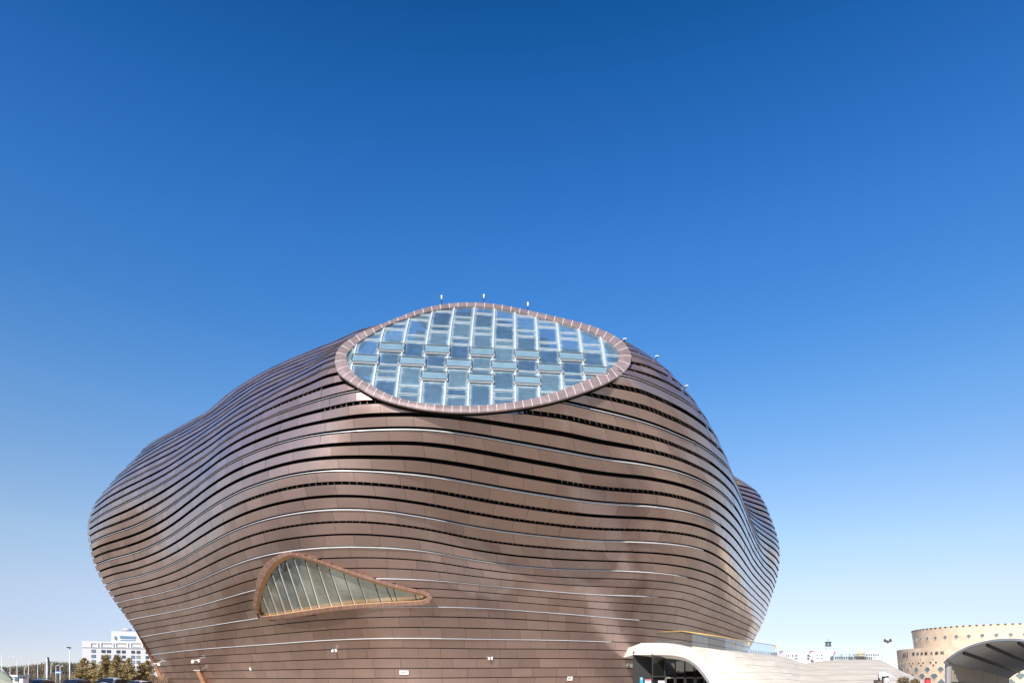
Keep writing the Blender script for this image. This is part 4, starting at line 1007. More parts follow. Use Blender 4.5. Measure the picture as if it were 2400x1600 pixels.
for u in (-.03, 1.0):
    m = MB(); m.tube([arch_pt(u, j/16, -.02) for j in range(17)], .06, n=6); m.build('arch_rib', M_STEEL, sh)
V = []; F = []; n_ = 300; nz_ = 1
for i in range(n_+1):
    ph = (i/n_*38) % 1; off = .07 if .25 < ph < .75 else 0
    p = A0+ax*(i/n_)+wdv*(.02+off); V += [(p.x, p.y, 0.0), (p.x, p.y, p.z-.06)]
for i in range(n_): F.append((2*i, 2*i+2, 2*i+3, 2*i+1))
np_mesh('side_wall', V, F, M_CORRW, sh, smooth=False)
m = MB()
for zf in (.62,): m.bar(A0+wdv*.14+Vector((0, 0, -A0.z*(1-zf))), A1+wdv*.14+Vector((0, 0, -A1.z*(1-zf)+.15)), .06, .07)
m.build('wall_girt', M_DARK, sh)
m = MB()
for u in (0, .33, .66, 1): p = arch_pt(u, 0); m.bar(Vector((p.x, p.y, 0))-wdv*.05, p-wdv*.05, .12)
for u in (0, .5, 1.0): p = arch_pt(u, 1); m.bar(Vector((p.x, p.y, 0)), p, .1)
m.build('posts', mat('shelter_post', (.35, .36, .40), .4, .4), sh)
pst = arch_pt(1, .42)
m = MB(); m.bar((pst.x, pst.y, 0), pst, .08); m.build('end_post', M_DARK, sh)

# ------------------------------------------------------------------ right background
M_WH = mat('white_render', (.78, .77, .76), .7, noise=.04); M_WH2 = mat('grey_and_painted_shade', (.45, .43, .45), .8); M_WIN = mat('window_dark', (.10, .12, .14), .2, coat=.4)  # the grey is plain on roof plant, painted shade on the far block
def block(o, name, px0, px1, py, Y, dep, m, base=0, skew=0):
    a = P(px0, py, Y); b = P(px1, py, Y+skew); mb = MB()
    pts = [Vector((a.x, a.y, base)), Vector((b.x, b.y, base)), Vector((b.x, b.y, a.z)), Vector((a.x, a.y, a.z))]
    mb.prism(pts, (dep*.35, dep, 0)); return mb.build(name, m, o, fixn=True)
Yh = 400
ht = empty('apartment_block', P(1880, 1592, Yh), 'far white apartment block with flat roofs behind the stone mound', 'building')
block(ht, 'wall', 1845, 1896, 1531, Yh, 30, M_WH); block(ht, 'side_wing', 1821, 1836, 1526, Yh+4, 25, M_WH); block(ht, 'wall', 1898, 1913, 1527, Yh-6, 25, M_WH); block(ht, 'stair_tower', 1908, 1953, 1522.5, Yh+3, 24, M_WH)
m = MB(); a = P(1820.5, 1527, Yh-2); b = P(1844, 1531, Yh-2); m.prism([Vector((a.x, a.y, 0)), Vector((b.x, b.y, 0)), b, P(1840, 1523, Yh-2), P(1835.5, 1523, Yh-2), P(1834, 1529, Yh-2), P(1826, 1531, Yh-2), P(1822, 1527, Yh-2)], (0, 10, 0)); m.build('painted_shade_gable', M_WH2, ht, fixn=True)  # white side facing away from the sun, its shade put into the grey
m = MB(); m.prism([P(1902, 1546, Yh-8), P(1908, 1546, Yh-8), P(1908, 1536, Yh-8)], (0, 3, 0)); m.build('dormer_painted_shade', M_WH2, ht, fixn=True)  # grey wedge that paints the shade beside the dormer
for x in (1848, 1857.5, 1864, 1868, 1893, 1894.5, 1915, 1925):
    for y in (1535, 1542):
        if x in (1848, 1857.5) and y == 1542: continue
        m = MB(); m.box(P(x, y, Yh-6.5 if x > 1895 else Yh-.3), (.55*1.2, .3, 1.1)); m.build('window', M_WIN, ht)
m = MB()
for x in (1846, 1856, 1866, 1876, 1886, 1893): m.bar(P(x, 1531, Yh), P(x, 1529, Yh), .5)
m.build('roof_railing', M_WH, ht)
M_FLAG = mat('flag_red', (.55, .05, .10), .6)
for x, y, txt in ((1900, 1526, 'by the stair tower of the far white apartment block'), (1956, 1529, 'to the right of the lookout turret, far away')):
    o = empty('red_flag', P(x, y+5, Yh-10), 'small red flag '+txt, 'flag', 'red flags on the far roofs'); m = MB(); m.quad(P(x-1.6, y+2.4, Yh-10), P(x+2, y+2, Yh-10), P(x+2.4, y-2.6, Yh-10), P(x-1.6, y-1.8, Yh-10)); m.build('cloth', M_FLAG, o)
    m = MB(); m.bar(P(x-1.8, y+6, Yh-10), P(x-1.8, y-3, Yh-10), .15); m.build('pole', M_STEEL, o)
tw = empty('lookout_turret', P(1940, 1523, Yh+5), 'small grey lookout turret with a spire on top of the far white block', 'turret')
def ngon(mb, c, r0, r1, h, n=10): mb.tube([c, c+Vector((0, 0, h))], [r0, r1], n=n, smooth=False)
s4 = (Yh+5)/1600
m = MB(); ngon(m, P(1941, 1523, Yh+5), 9.5*s4*.5, 9.5*s4*.5, 6.5*s4); m.build('drum', mat('turret_grey', (.42, .46, .52), .6, noise=.2, nscale=.3), tw)
m = MB(); ngon(m, P(1941, 1514, Yh+5), 6*s4, 8.5*s4, 1.8*s4); ngon(m, P(1941, 1504.3, Yh+5), 6*s4, 9*s4, 1.2*s4); m.build('roof_plate', M_STEEL, tw)
m = MB()
for i in range(8): a = i*math.pi/4; c = P(1941, 1512, Yh+5)+Vector((math.cos(a)*5.2*s4, math.sin(a)*5.2*s4, 0)); m.bar(c, c+Vector((0, 0, 8*s4)), .5)
m.build('columns', M_STEEL, tw); m = MB(); m.bar(P(1941, 1503, Yh+5), P(1941, 1494, Yh+5), .15); m.build('spire', M_STEEL, tw)
gp = empty('temple_pavilion', P(2014, 1550, 300), 'far ornate pavilion with golden tiered roofs behind the glass balustrade', 'pavilion')
M_GOLD = mat('gold_tiles', (.62, .50, .22), .5, noise=.3, nscale=.4)
m = MB(); s3 = 300/1600
for y, r0, r1, h in ((1537, 13, 8, 3), (1533, 8, 4.5, 3), (1529, 5, 1.2, 4.5)): ngon(m, P(2016, y, 300), r0*s3, r1*s3, h*s3, 8)
m.bar(P(2016, 1525, 300), P(2016, 1521, 300), .25); m.build('tiered_roof', M_GOLD, gp)
block(gp, 'wall', 2000, 2046, 1537, 301, 14, mat('pavilion_wall', (.62, .58, .50), .7, noise=.3, nscale=.3))
m = MB()
for i in range(9): m.box(P(2003+i*5, 1541, 300.6), (.45, .3, 1.1))
m.build('windows', M_WIN, gp)
ph = empty('pale_hall', P(2045, 1550, 320), 'far low white hall with a rounded roof right of the golden pavilion', 'building')
m = MB(); a = [P(2026, 1545, 320), P(2066, 1545, 320), P(2062, 1530, 320), P(2056, 1526, 320), P(2046, 1524, 320), P(2034, 1525, 320), P(2028, 1529, 320)]; m.prism(a, (4, 20, 0)); m.build('wall', M_WH, ph, fixn=True)
m = MB()
for i in range(6): m.box(P(2032+i*5.2, 1533, 319.8), (.6, .3, .5))
m.build('windows', M_WIN, ph)
lw = empty('low_block', P(1985, 1550, 340), 'far low pale block with small dark windows between the turret and the golden pavilion', 'building')
block(lw, 'wall', 1954, 2000, 1535, 340, 16, mat('dusty_wall', (.62, .62, .62), .8, noise=.25, nscale=.3))
m = MB()
for i in range(8): m.box(P(1958+i*5.2, 1540, 339.7), (.7, .3, 1.2))
m.build('windows', M_WIN, lw)
# high mast light
mz = 230; hm = empty('high_mast_light', P(2081, 1592, mz), 'tall white high-mast light with a cluster of floodlights, right of the mound', 'street lamp')
m = MB(); c = P(2081, 1592, mz); c.z = 0; m.tube([c, P(2081.5, 1506, mz)], [.34, .2], n=10); m.build('pole', M_POLE, hm)
m = MB(); c = P(2081, 1501, mz); m.tube([P(2081, 1507, mz), P(2081, 1499, mz)], .22, n=8); m.ball(c+Vector((0, 0, .0)), 1.25, sz=.42, n=14); m.build('lamp_ring', M_STEEL, hm)
for i in range(8):
    a = i*math.pi/4+.2; q = c+Vector((math.cos(a)*1.15, math.sin(a)*1.15, .35)); m = MB(); m.bar(q-Vector((math.cos(a), math.sin(a), .1))*.35, q+Vector((math.cos(a), math.sin(a), .35))*.35, .6, .4); m.build('floodlight_head', M_LAMPW if i % 2 else M_STEEL, hm)
m = MB(); m.ball(P(2081.5, 1495, mz), .55, sz=.8); m.build('top_dome', M_LAMPW, hm)
# glass kiosk and shrubs at the foot of the mound
kk_ = empty('ticket_kiosk', P(2080, 1592, 43), 'small kiosk with a folded translucent canopy at the foot of the mound', 'kiosk')
Yk = 43
m = MB(); m.prism([P(2059, 1575, Yk), P(2071, 1573, Yk), P(2095, 1583.5, Yk), P(2090, 1584.8, Yk), P(2076, 1582, Yk), P(2066, 1584, Yk), P(2060, 1588, Yk)], (.55, 1.0, .05)); m.build('folded_canopy', mat('translucent_white', (.62, .66, .68), .25, noise=.15, nscale=2), kk_, fixn=True)
m = MB()
for x, y in ((2060, 1575), (2069, 1584), (2080, 1584)):
    a = P(x, y, Yk+.4); m.bar((a.x, a.y, 0), a, .07)
m.bar(P(2069, 1587, Yk+.5), P(2083, 1584, Yk+.5), .08); m.build('frame', M_DARK, kk_)
m = MB(); a = P(2058, 1592, Yk+.3); b = P(2069, 1592, Yk+.3); m.box(((a.x+b.x)/2, Yk+.6, .8), (b.x-a.x, .5, 1.6)); m.build('counter', mat('brown_panel', (.14, .11, .09), .5, noise=.2), kk_)
m = MB(); q = P(2078, 1592.5, Yk-.3); m.ball(q, .12, sz=1.3, n=12); m.tube([Vector((q.x, q.y, 0)), q], .05); m.build('globe_light', M_LAMPW, kk_)

def tuft_mesh(name, centre, rx, rz, n, size, mats, parent, shape='ball', seed=1, up=.3):
    r_ = random.Random(seed); V = []; F = []; MI = []
    for i in range(n):
        while True:
            p = Vector((r_.uniform(-1, 1), r_.uniform(-1, 1), r_.uniform(-1, 1)))
            if p.length < 1: break
        p = Vector((p.x*rx, p.y*rx, p.z*rz))+centre
        d = Vector((r_.gauss(0, 1), r_.gauss(0, 1), r_.gauss(0, 1)+up)).normalized(); s_ = size*r_.uniform(.6, 1.4); e = d.cross(Vector((r_.gauss(0, 1), r_.gauss(0, 1), .3))).normalized()*s_*.35
        b = len(V); V += [p-e, p+e, p+d*s_]; F.append((b, b+1, b+2)); MI.append(r_.randrange(len(mats)))
    return np_mesh(name, V, F, mats, parent, midx=MI, smooth=False)
M_LEAFD = [mat('shrub_leaf', (.10, .09, .03), .8), mat('shrub_leaf_dark', (.05, .04, .02), .8), mat('shrub_leaf_dry', (.22, .13, .05), .8)]
M_TWIG = mat('twig', (.12, .08, .05), .9)
for i, (px, py, Y, wd, txt) in enumerate([(2117, 1591, 40, .38, 'taller of the two small dark shrubs below the theatre'), (2145, 1595, 41, .30, 'lower of the two small dark shrubs, the one on the right below the theatre')]):
    q = P(px, py, Y); o = empty('shrub', (q.x, q.y, 0), txt, 'shrub', 'clipped shrubs in front of the mound')
    m = MB()
    for j in range(9):
        a = j*.7; m.tube([Vector((q.x, q.y, 0)), Vector((q.x+math.cos(a)*wd*.5, q.y+math.sin(a)*wd*.5, q.z-.1)), Vector((q.x+math.cos(a)*wd*.9, q.y+math.sin(a)*wd*.7, q.z+.12))], [.03, .02, .006], n=5)
    m.build('stems', M_TWIG, o); tuft_mesh('foliage', q-Vector((0, 0, .25)), wd, .42, 900, .07, M_LEAFD, o, seed=i)
rb = empty('litter_bin', (P(2174, 1594, 62).x, 62, 0), 'small red bin at the foot of the theatre windows', 'bin'); q = P(2174, 1593, 62)
m = MB(); m.tube([Vector((q.x, q.y, 0)), Vector((q.x, q.y, q.z+.08))], [.2, .26], n=12); m.build('body', mat('bin_red', (.42, .04, .05), .4), rb); m = MB(); m.ball(Vector((q.x, q.y, q.z+.1)), .25, sz=.5); m.build('lid', M_DARK, rb)
for i, (x0, x1, y0, y1) in enumerate([(2164, 2171, 1598, 1592), (2192, 2240, 1594, 1593.5)]): pass

# ------------------------------------------------------------------ left background: office block
ob = empty('office_block', P(280, 1592, 300), 'large white office block with rows of small windows behind the pine trees', 'building')
Yo = 300; slope = 26.0
OA = P(192, 1592, Yo); OE = P(420, 1592, Yo+slope)
def OB(px, py, d=0):  # facade recedes slightly to the right
    k = (px-CX)/FPX; dx = OE.x-OA.x; dy = OE.y-OA.y; t_ = (k*OA.y-OA.x)/(dx-k*dy); Y = OA.y+t_*dy+d; return P(px, py, Y)
def ztop(py, px): return OB(px, py).z
zt1 = ztop(1500.5, 194)
m = MB(); a = OB(192, 1592); b = OB(420, 1592); m.prism([Vector((a.x, a.y, 0)), Vector((b.x, b.y, 0)), Vector((b.x, b.y, zt1)), Vector((a.x, a.y, zt1))], (6, 45, 0)); m.build('main_wall', M_WH, ob, fixn=True)
zt2 = ztop(1477, 262); m = MB(); a = OB(261, 1592, 2); b = OB(420, 1592, 2); m.prism([Vector((a.x, a.y, zt1-1)), Vector((b.x, b.y, zt1-1)), Vector((b.x, b.y, zt2)), Vector((a.x, a.y, zt2))], (5, 35, 0)); m.build('upper_storey', M_WH, ob, fixn=True)
m = MB(); c = OB(297, 1477, 14); m.tube([c, c+Vector((0, 0, 1.0))], [2.4, 1.4], n=12); m.bar(c+Vector((-.5, 0, 1.2)), c+Vector((1.2, 0, .9)), 1.5, .2); m.build('roof_plant', M_WH2, ob)
M_OW = mat('office_window_frame', (.60, .61, .62), .5); M_OG = [mat('office_glass_%s' % n, c, .12, coat=.6) for n, c in (('dark', (.07, .10, .13)), ('blue', (.20, .30, .38)), ('pale', (.42, .47, .42)))]
M_OREV = mat('window_recess', (.16, .17, .19), .6)
wx = [(214, 224), (237.2, 246.8), (250, 259.5), (272.5, 281.5), (285.3, 294), (307.3, 315.8), (319.8, 328.3), (341, 349), (353, 361)]
k_ = 0
zrow = [ztop(1521, 218)-i*12.0*Yo/1600*1.03 for i in range(7)]
for ri, zt_ in enumerate(zrow):
    for ci, (x0, x1) in enumerate(wx):
        if zt_ < 1.5: continue
        a = OB(x0, 1592, -.12); b = OB(x1, 1592, -.12); h = 1.35
        fr = MB(); fr.prism([Vector((a.x, a.y, zt_-h)), Vector((b.x, b.y, zt_-h)), Vector((b.x, b.y, zt_)), Vector((a.x, a.y, zt_))], (0, .3, 0)); o = fr.build('window', M_OREV, ob, fixn=True)
        g = MB(); dx = (b-a)*.16
        g.prism([Vector((a.x, a.y, zt_-h+.08))+dx, Vector((b.x, b.y, zt_-h+.08))-dx*.1, Vector((b.x, b.y, zt_-.32))-dx*.1, Vector((a.x, a.y, zt_-.32))+dx], (0, -.03, 0)); k_ += 1
        g.build('pane', M_OG[[0, 1, 2][(ri*5+ci*3+ri*ci) % 3] if ci else 1], o, fixn=True)
m = MB()
for x0, x1 in ((213, 224), (230, 231), (237, 262), (272, 295), (307, 329), (300, 301), (266, 267), (335, 336)):
    for y in (1506, 1515.5):
        m.bar(OB(x0, y, -.15), OB(x1, y+.6, -.15), .2, .22)
    m.bar(OB(x0, 1506, -.15), OB(x0, 1516, -.15), .2, .2)
m.bar(OB(192, 1515.5, -.1), OB(345, 1519, -.1), .18, .25); m.build('parapet_moulding', mat('moulding_grey', (.58, .57, .55), .7), ob)
m = MB(); a = OB(281, 1489, 1.8); b = OB(318, 1490.5, 1.8); m.prism([a, b, b-Vector((0, 0, 1.1)), a-Vector((0, 0, 1.1))], (0, .2, 0)); a = OB(281, 1498.3, 1.8); b = OB(318, 1499, 1.8); m.prism([a, b, b-Vector((0, 0, .35)), a-Vector((0, 0, .35))], (0, .2, 0)); m.build('ribbon_window', mat('ribbon_glass', (.16, .30, .42), .1, coat=.5), ob, fixn=True)
m = MB(); m.bar(OB(269.5, 1489, 1.7), OB(269.5, 1498, 1.7), .5, .2); m.build('slot_window', M_OREV, ob)

# ------------------------------------------------------------------ pines
M_PINE = [mat('pine_olive', (.27, .21, .08), .8), mat('pine_brown', (.40, .27, .12), .85), mat('pine_dark', (.13, .115, .05), .85), mat('pine_tip', (.46, .35, .16), .8)]
M_BARK = mat('pine_bark', (.16, .10, .07), .9, noise=.3)
def pine(px, py, Y, wpx, label, seed):
    r_ = random.Random(seed); top = P(px, py, Y); H = top.z; b = Vector((top.x, Y, 0)); hw = wpx/1600*Y/2*1.2
    o = empty('pine_tree', b, label, 'tree', 'pines in front of the office block')
    V = []; F = []; MI = []; lm = MB(); lm.tube([b, b+Vector((r_.uniform(-.1, .1), 0, H*.5)), b+Vector((0, 0, H*.97))], [.11, .07, .02], n=6)
    z = H*.12
    while z < H*.97:
        f = (z-H*.12)/(H*.85); L_ = hw*(1-f)**.75*r_.uniform(.75, 1.15)+.12; nbr = r_.randrange(5, 8)
        for q in range(nbr):
            a = r_.uniform(0, 6.28); L2 = L_*r_.uniform(.6, 1.2); s0 = b+Vector((0, 0, z)); e = s0+Vector((math.cos(a)*L2, math.sin(a)*L2, L2*r_.uniform(.15, .5)))
            lm.tube([s0, e], [.028, .008], n=4, caps=False)
            nt_ = int(22+L2*42)
            for t_ in range(nt_):
                u = r_.uniform(.25, 1.08); c = s0.lerp(e, u)+Vector((r_.gauss(0, .11), r_.gauss(0, .11), r_.gauss(0, .10)))
                d = Vector((math.cos(a)+r_.gauss(0, .7), math.sin(a)+r_.gauss(0, .7), .55+r_.gauss(0, .5))).normalized(); s_ = r_.uniform(.14, .30); ee = d.cross(Vector((r_.gauss(0, 1), r_.gauss(0, 1), r_.gauss(0, 1)))).normalized()*s_*.26
                k = len(V); V += [c-ee, c+ee, c+d*s_]; F.append((k, k+1, k+2)); MI.append(r_.choices((0, 1, 2, 3), (5, 3, 3, 2))[0])
        z += r_.uniform(.28, .45)*H/5
    lm.build('trunk', M_BARK, o); np_mesh('crown', V, F, M_PINE, o, midx=MI, smooth=False)
PN = [(197.5, 1541, 98, 46, 'first pine from the left, beside the tall street lamp'), (219, 1552, 104, 32, 'low second pine, tucked right of the first one'), (247, 1534, 96, 48, 'tallest bushy pine, left of the white car'),
      (262, 1553, 106, 36, 'short pine squeezed between the two tallest pines'), (274, 1534.5, 94, 42, 'tall narrow pine directly behind the white car'), (303, 1543, 98, 40, 'open-crowned pine right of the white car'),
      (289, 1562, 101, 34, 'smallest pine, low between two taller crowns right of the white car'), (332, 1552.5, 100, 32, 'pine with a broken outline left of the museum edge'), (346, 1548, 104, 38, 'last pine, touching the copper edge of the museum')]
for i, a in enumerate(PN): pine(*a, seed=11+i)
# bare copper-brown undergrowth behind the cars
M_BARE = [mat('bare_twig_%d' % i, c, .9) for i, c in enumerate([(.30, .19, .12), (.22, .15, .10), (.38, .26, .18), (.15, .10, .07)])]
def scrub(name, pts, n, size, mats, seed, hmax):
    r_ = random.Random(seed); V = []; F = []; MI = []
    for i in range(n):
        px, Y = pts(r_); x = (px-CX)/FPX*Y; h = hmax(px, Y, r_); 
        z = r_.random()**.8*h; d = Vector((r_.gauss(0, .5), r_.gauss(0, .5), 1)).normalized(); s_ = size*(Y/100)*r_.uniform(.5, 1.5); e = Vector((r_.gauss(0, 1), r_.gauss(0, 1), 0)).normalized()*s_*r_.uniform(.03, .09)
        c = Vector((x, Y, z)); k = len(V); V += [c-e, c+e, c+d*s_]; F.append((k, k+1, k+2)); q_ = math.sin(px*.31+Y*.02)+math.sin(px*.83+1)*.7+z/h*.9-.3; MI.append(r_.choice((2, 4)) if name == 'wood' and q_ > r_.uniform(.2, .9) else r_.randrange(len(mats)))
    o = np_mesh(name, V, F, mats, None, midx=MI, smooth=False); return o
o = scrub('undergrowth', lambda r_: (r_.uniform(168, 392), r_.uniform(98, 130)), 50000, .34, M_BARE, 3, lambda px, Y, r_: 1.5+(5+5*math.sin(px*.2)+4*math.sin(px*.53))*Y/1600)
tag(o, 'low tangle of bare brown bushes under the pines', 'undergrowth', kind='stuff')
M_FOR = [mat('forest_%d' % i, c, .9) for i, c in enumerate([(.20, .16, .09), (.26, .19, .11), (.12, .11, .07), (.32, .22, .14), (.07, .075, .06)])]
hl = sheet('hill', [(-520, 560), (-150, 560), (-150, 900), (-520, 900)], .3, M_SOIL)
def fh(px, Y, r_):
    if Y < 300: top = 7+3*math.sin(px*.11)+3*math.sin(px*.43)
    else: top = np.interp(px, [-40, 10, 60, 90, 115, 150, 200, 240], [22, 24, 27, 31, 36, 35, 32, 29])+2.2*math.sin(px*.9)+1.6*math.sin(px*2.1)*math.sin(px*.37)
    return 1.6+top*Y/1600
o = scrub('wood', lambda r_: (r_.uniform(-60, 260), r_.choice([r_.uniform(170, 260), r_.uniform(560, 640)])), 110000, .42, M_FOR, 5, fh)
tag(o, 'distant bare winter wood along the horizon on the left', 'wood', kind='stuff')

# ------------------------------------------------------------------ cars
M_TYRE = mat('tyre', (.02, .02, .02), .8); M_CG2 = mat('car_glass', (.015, .018, .025), .05, coat=1.0); M_RIM2 = mat('wheel_rim', (.45, .45, .47), .3, .8); M_HL = mat('headlight_glass', (.75, .78, .8), .1, coat=.8)
def car(px, Y, H, paint, label, rough=.25, rz=0, rear=False):
    x = (px-CX)/FPX*Y; o = empty('parked_car', (x, Y, .02), label, 'car', 'cars parked in front of the pines', rz)
    W = 1.86; Lc = 4.7
    prof = [(-Lc/2, .45, .86), (-Lc/2+.08, .80, .93), (-Lc/2+1.0, .98, .95), (-Lc/2+1.75, H-.12, .74), (-Lc/2+2.3, H, .70), (Lc/2-1.3, H-.02, .70), (Lc/2-.45, H-.5, .80), (Lc/2-.05, .95, .90), (Lc/2, .5, .88)]
    # body shell: lofted sections (y along the car, front towards the camera)
    V = []; F = []; n = len(prof)
    for y, z, w_ in prof:
        low = .28; mid = min(z, .95)
        V += [(-W/2*.94, y, low), (-W/2, y, (low+mid)/2), (-W/2*.98, y, mid), (-W/2*w_, y, z), (0, y, z+.03), (W/2*w_, y, z), (W/2*.98, y, mid), (W/2, y, (low+mid)/2), (W/2*.94, y, low)]
    for i in range(n-1):
        for j in range(8): F.append((i*9+j, i*9+j+1, (i+1)*9+j+1, (i+1)*9+j))
    F += [tuple(range(9)), tuple(range((n-1)*9, n*9))[::-1]]
    pm = mat('car_paint', paint, rough, .2, coat=1.0)
    me = bpy.data.meshes.new('body'); me.from_pydata(V, [], F); me.materials.append(pm); me.polygons.foreach_set('use_smooth', [True]*len(F))
    bo = bpy.data.objects.new('body', me); COL.objects.link(bo); bo.parent = o; s_ = bo.modifiers.new('s', 'SUBSURF'); s_.levels = 1; s_.render_levels = 2
    def pl(name, pts, m_, off=.02):
        mb = MB(); mb.add(pts, [tuple(range(len(pts)))]); q = mb.build(name, m_, o, local=True); return q
    f = 1
    y0 = -Lc/2+1.06; y1 = -Lc/2+1.78
    pl('windscreen', [(-.80, y0-.03, 1.03), (.80, y0-.03, 1.03), (.64, y1-.03, H-.07), (-.64, y1-.03, H-.07)], M_CG2)
    for s in (-1, 1):
        pl('side_window', [(s*.935, y0+.35, 1.02), (s*.935, Lc/2-.9, 1.02), (s*.75, Lc/2-1.3, H-.16), (s*.75, y1+.15, H-.16)], M_CG2)
        mb = MB(); mb.ball((s*1.03, y0+.28, 1.06), .12, sx=1.1, sy=.6, sz=.8); mb.build('wing_mirror', pm, o, local=True)
        mb = MB(); mb.box((s*.68, -Lc/2+.06, .72), (.36, .12, .15)); mb.build('headlight', M_HL, o, local=True)
        for y in (-1.45, 1.4):
            mb = MB(); mb.tube([(s*.72, y, .33), (s*.94, y, .33)], .33, n=18); wq = mb.build('wheel', M_TYRE, o, local=True)
            mb = MB(); mb.tube([(s*.90, y, .33), (s*.955, y, .33)], .2, n=12); mb.build('rim', M_RIM2, wq, local=True)
    mb = MB(); mb.box((0, -Lc/2+.02, .55), (1.0, .08, .18)); mb.build('grille', M_DARK, o, local=True)
    mb = MB(); mb.bar((-.6, y1, H+.04), (-.6, Lc/2-1.3, H+.04), .04); mb.bar((.6, y1, H+.04), (.6, Lc/2-1.3, H+.04), .04); mb.build('roof_rails', M_STEEL, o, local=True)
car(90, 61, 1.66, (.05, .07, .08), 'dark grey car, first from the left beside the white utility box', rz=R(8))
car(178, 66, 1.66, (.02, .03, .06), 'dark blue car parked at the foot of the tall street lamp', rz=R(3))
car(260, 63, 1.80, (.80, .80, .80), 'white off-roader with its dark windscreen facing the camera', rz=R(-2))
car(324, 74, 1.52, (.82, .82, .80), 'small white car with greenish windscreen, last before the museum', rz=R(-6))

# ------------------------------------------------------------------ lamps, poles and small things on the left
sl = empty('street_lamp', ((163.5-CX)/FPX*84, 84, 0), 'tall white street lamp with a dark head, left of the pines', 'street lamp')
m = MB(); m.tube([((163.8-CX)/FPX*84, 84, 0), P(163.4, 1522, 84)], [.09, .05], n=8); m.build('pole', M_POLE, sl); m = MB(); c = P(161.8, 1516.5, 84); m.bar(c+Vector((-.12, -.2, .03)), c+Vector((.12, .2, -.03)), .16, .12); m.tube([P(163.4, 1522, 84), c], .03); m.build('lamp_head', M_DARK, sl)
cp = empty('camera_pole', ((110-CX)/FPX*64, 64, 0), 'thick white pole carrying a stack of dark loudspeakers and cameras', 'pole')
m = MB(); m.tube([((110.5-CX)/FPX*64, 64, 0), P(110.2, 1541, 64)], .065, n=8); m.build('pole', M_POLE, cp)
m = MB()
for x, y, s_ in ((112.5, 1541.5, .11), (113.8, 1547, .09), (114, 1551, .10)): m.bar(P(x-1.2, y, 63.9), P(x+1.5, y-.3, 63.9), s_*1.2, s_*1.6)
m.bar(P(113.3, 1541, 63.95), P(113.8, 1553, 63.95), .08); m.build('speakers', M_DARK, cp)
far = [(4, 1531, 120, -3), (23.5, 1562, 150, -2), (40, 1539, 140, -18), (40.0, 1562.5, 110, 0), (67, 1547, 130, 0), (88.5, 1556, 160, 5), (57, 1563, 190, 4), (106, 1555, 170, -2), (119.5, 1556, 180, 3), (131, 1559, 150, 7), (141, 1561, 170, 6)]
for i, (x, y, Y, arm) in enumerate(far):
    b = Vector(((x-CX)/FPX*Y, Y, 0)); o = empty('street_lamp', b, '', 'street lamp', 'slim far street lamps along the road on the left')
    o['label'] = ['slim lamp post at the extreme left edge of the picture', 'short far lamp post behind the glass stair rail', 'tall far lamp post above the white-roofed kiosk, its long arm to the left', 'lower lamp post directly behind the kiosk', 'slim lamp post left of the dark grey car',
                  'far lamp post above the dark grey car, arm to the right', 'far lamp post between the kiosk and the utility box', 'far lamp post just left of the loudspeaker pole', 'far lamp post just right of the loudspeaker pole', 'far lamp post above the blue road sign, curved arm', 'far lamp post right of the blue road sign'][i]
    m = MB(); tp = P(x, y, Y); m.tube([b, tp], [.06*Y/120, .03*Y/120], n=6); m.build('pole', M_POLE, o)
    if arm: m = MB(); e = P(x+arm, y-1.5, Y); m.tube([tp, e], .03*Y/120, n=5); m.ball(e, .15*Y/120, sx=1.6, sz=.4, n=8); m.build('lamp_arm', M_POLE, o)
bs = empty('road_sign', ((136-CX)/FPX*150, 150, 0), 'wide blue road sign among the far lamp posts on the left', 'sign')
m = MB(); m.quad(P(128, 1577, 150), P(144, 1578, 150), P(144, 1571, 150), P(129, 1572.5, 150)); m.build('sign_board', mat('sign_blue', (.03, .13, .55), .4), bs); m = MB(); m.bar(P(141, 1592, 150.1), P(141, 1571, 150.1), .12); m.build('post', M_POLE, bs)
m = MB()
for i in range(4): m.box(P(132+i*3, 1574.7, 149.95), (.2, .02, .22))
m.build('arrow_marks', M_WHITE, bs)
ks = empty('guard_kiosk', ((33-CX)/FPX*58, 58, 0), 'small kiosk with a white flat roof and teal window behind the stair rail', 'kiosk')
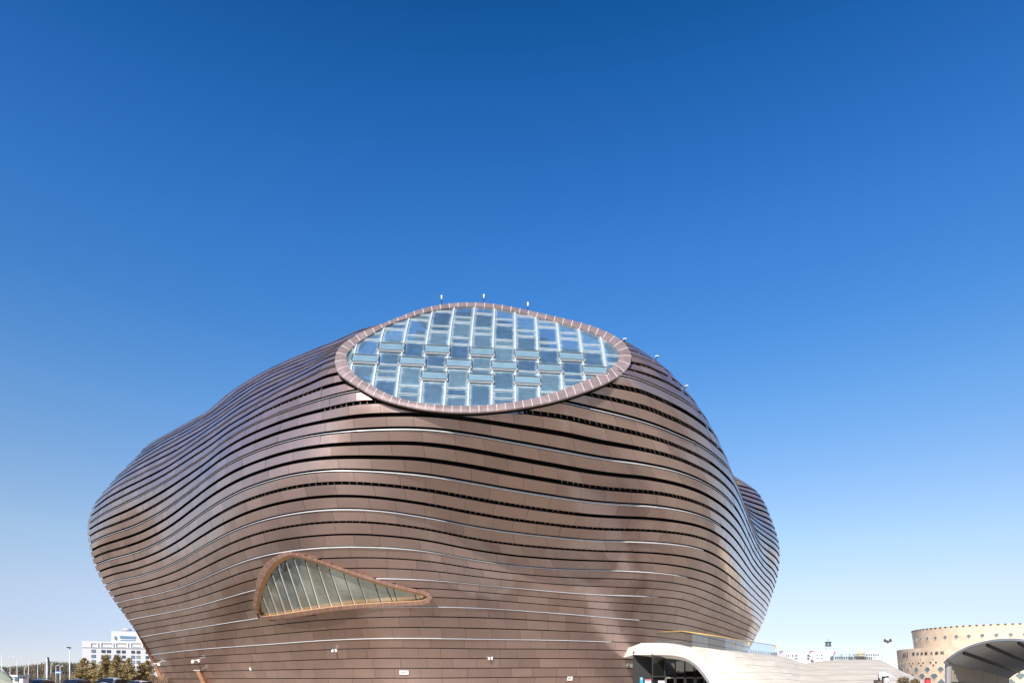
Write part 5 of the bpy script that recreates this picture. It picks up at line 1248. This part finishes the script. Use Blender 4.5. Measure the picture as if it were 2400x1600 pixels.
a = P(25, 1585, 58); b = P(41, 1585, 58); m = MB(); m.box(((a.x+b.x)/2+.05, 58.6, a.z/2), (.52, 1.0, a.z)); m.build('wall', mat('kiosk_wall', (.66, .60, .50), .7), ks)
m = MB(); m.prism([P(23.5, 1580.5, 58), P(40, 1580.5, 58), P(41.8, 1584.8, 58), P(27, 1585, 58)], (.1, 1.3, 0)); m.build('roof', M_WHITE, ks, fixn=True)
m = MB(); c1, c2 = P(32.5, 1586, 57.95), P(41, 1586, 57.95); m.box(((c1.x+c2.x)/2, 58.05, P(0, 1590.5, 58).z), (c2.x-c1.x, .06, .32)); m.build('window', mat('teal_glass', (.05, .14, .18), .15, coat=.6), ks)
ub = empty('utility_box', ((54-CX)/FPX*56, 56, 0), 'white and brown utility box between the kiosk and the dark grey car', 'utility box')
a = P(45.5, 1589.5, 56); b = P(54, 1589.5, 56); m = MB(); m.box(((a.x+b.x)/2, 56.2, a.z/2), (b.x-a.x, .4, a.z)); m.build('cabinet', M_WHITE, ub); c = P(66, 1589.5, 56); m = MB(); m.box(((c.x+b.x)/2+.01, 56.25, a.z/2-.02), (c.x-b.x, .4, a.z-.04)); m.build('side_panel', mat('dull_purple', (.13, .11, .13), .6), ub)
# stair rail at the extreme left
sr = empty('stair_parapet', ((5-CX)/FPX*40, 40, 0), 'pale stone stair flank with a sloping glass rail at the lower left corner', 'staircase')
m = MB(); m.prism([P(-60, 1560, 40), P(0, 1575, 40), P(15, 1582, 40), P(33, 1600, 40), P(33, 1620, 40), P(-60, 1620, 40)], (-2.5, 3, 0)); m.build('flank', mat('stair_stone', (.27, .27, .22), .8, noise=.12), sr, fixn=True)
m = MB(); a = [P(-20, 1561, 39.9), P(6, 1568, 39.9), P(30, 1592, 39.9), P(30, 1600, 39.9), P(-20, 1580, 39.9)]; m.add(a, [(0, 1, 2, 3, 4)]); m.build('glass_rail', clearglass('rail_glass', (.75, .85, .83), .12), sr)
m = MB(); m.tube([P(-20, 1559, 39.9), P(5, 1567, 39.9), P(30, 1592, 39.9)], .05); m.build('handrail', M_STEEL, sr)
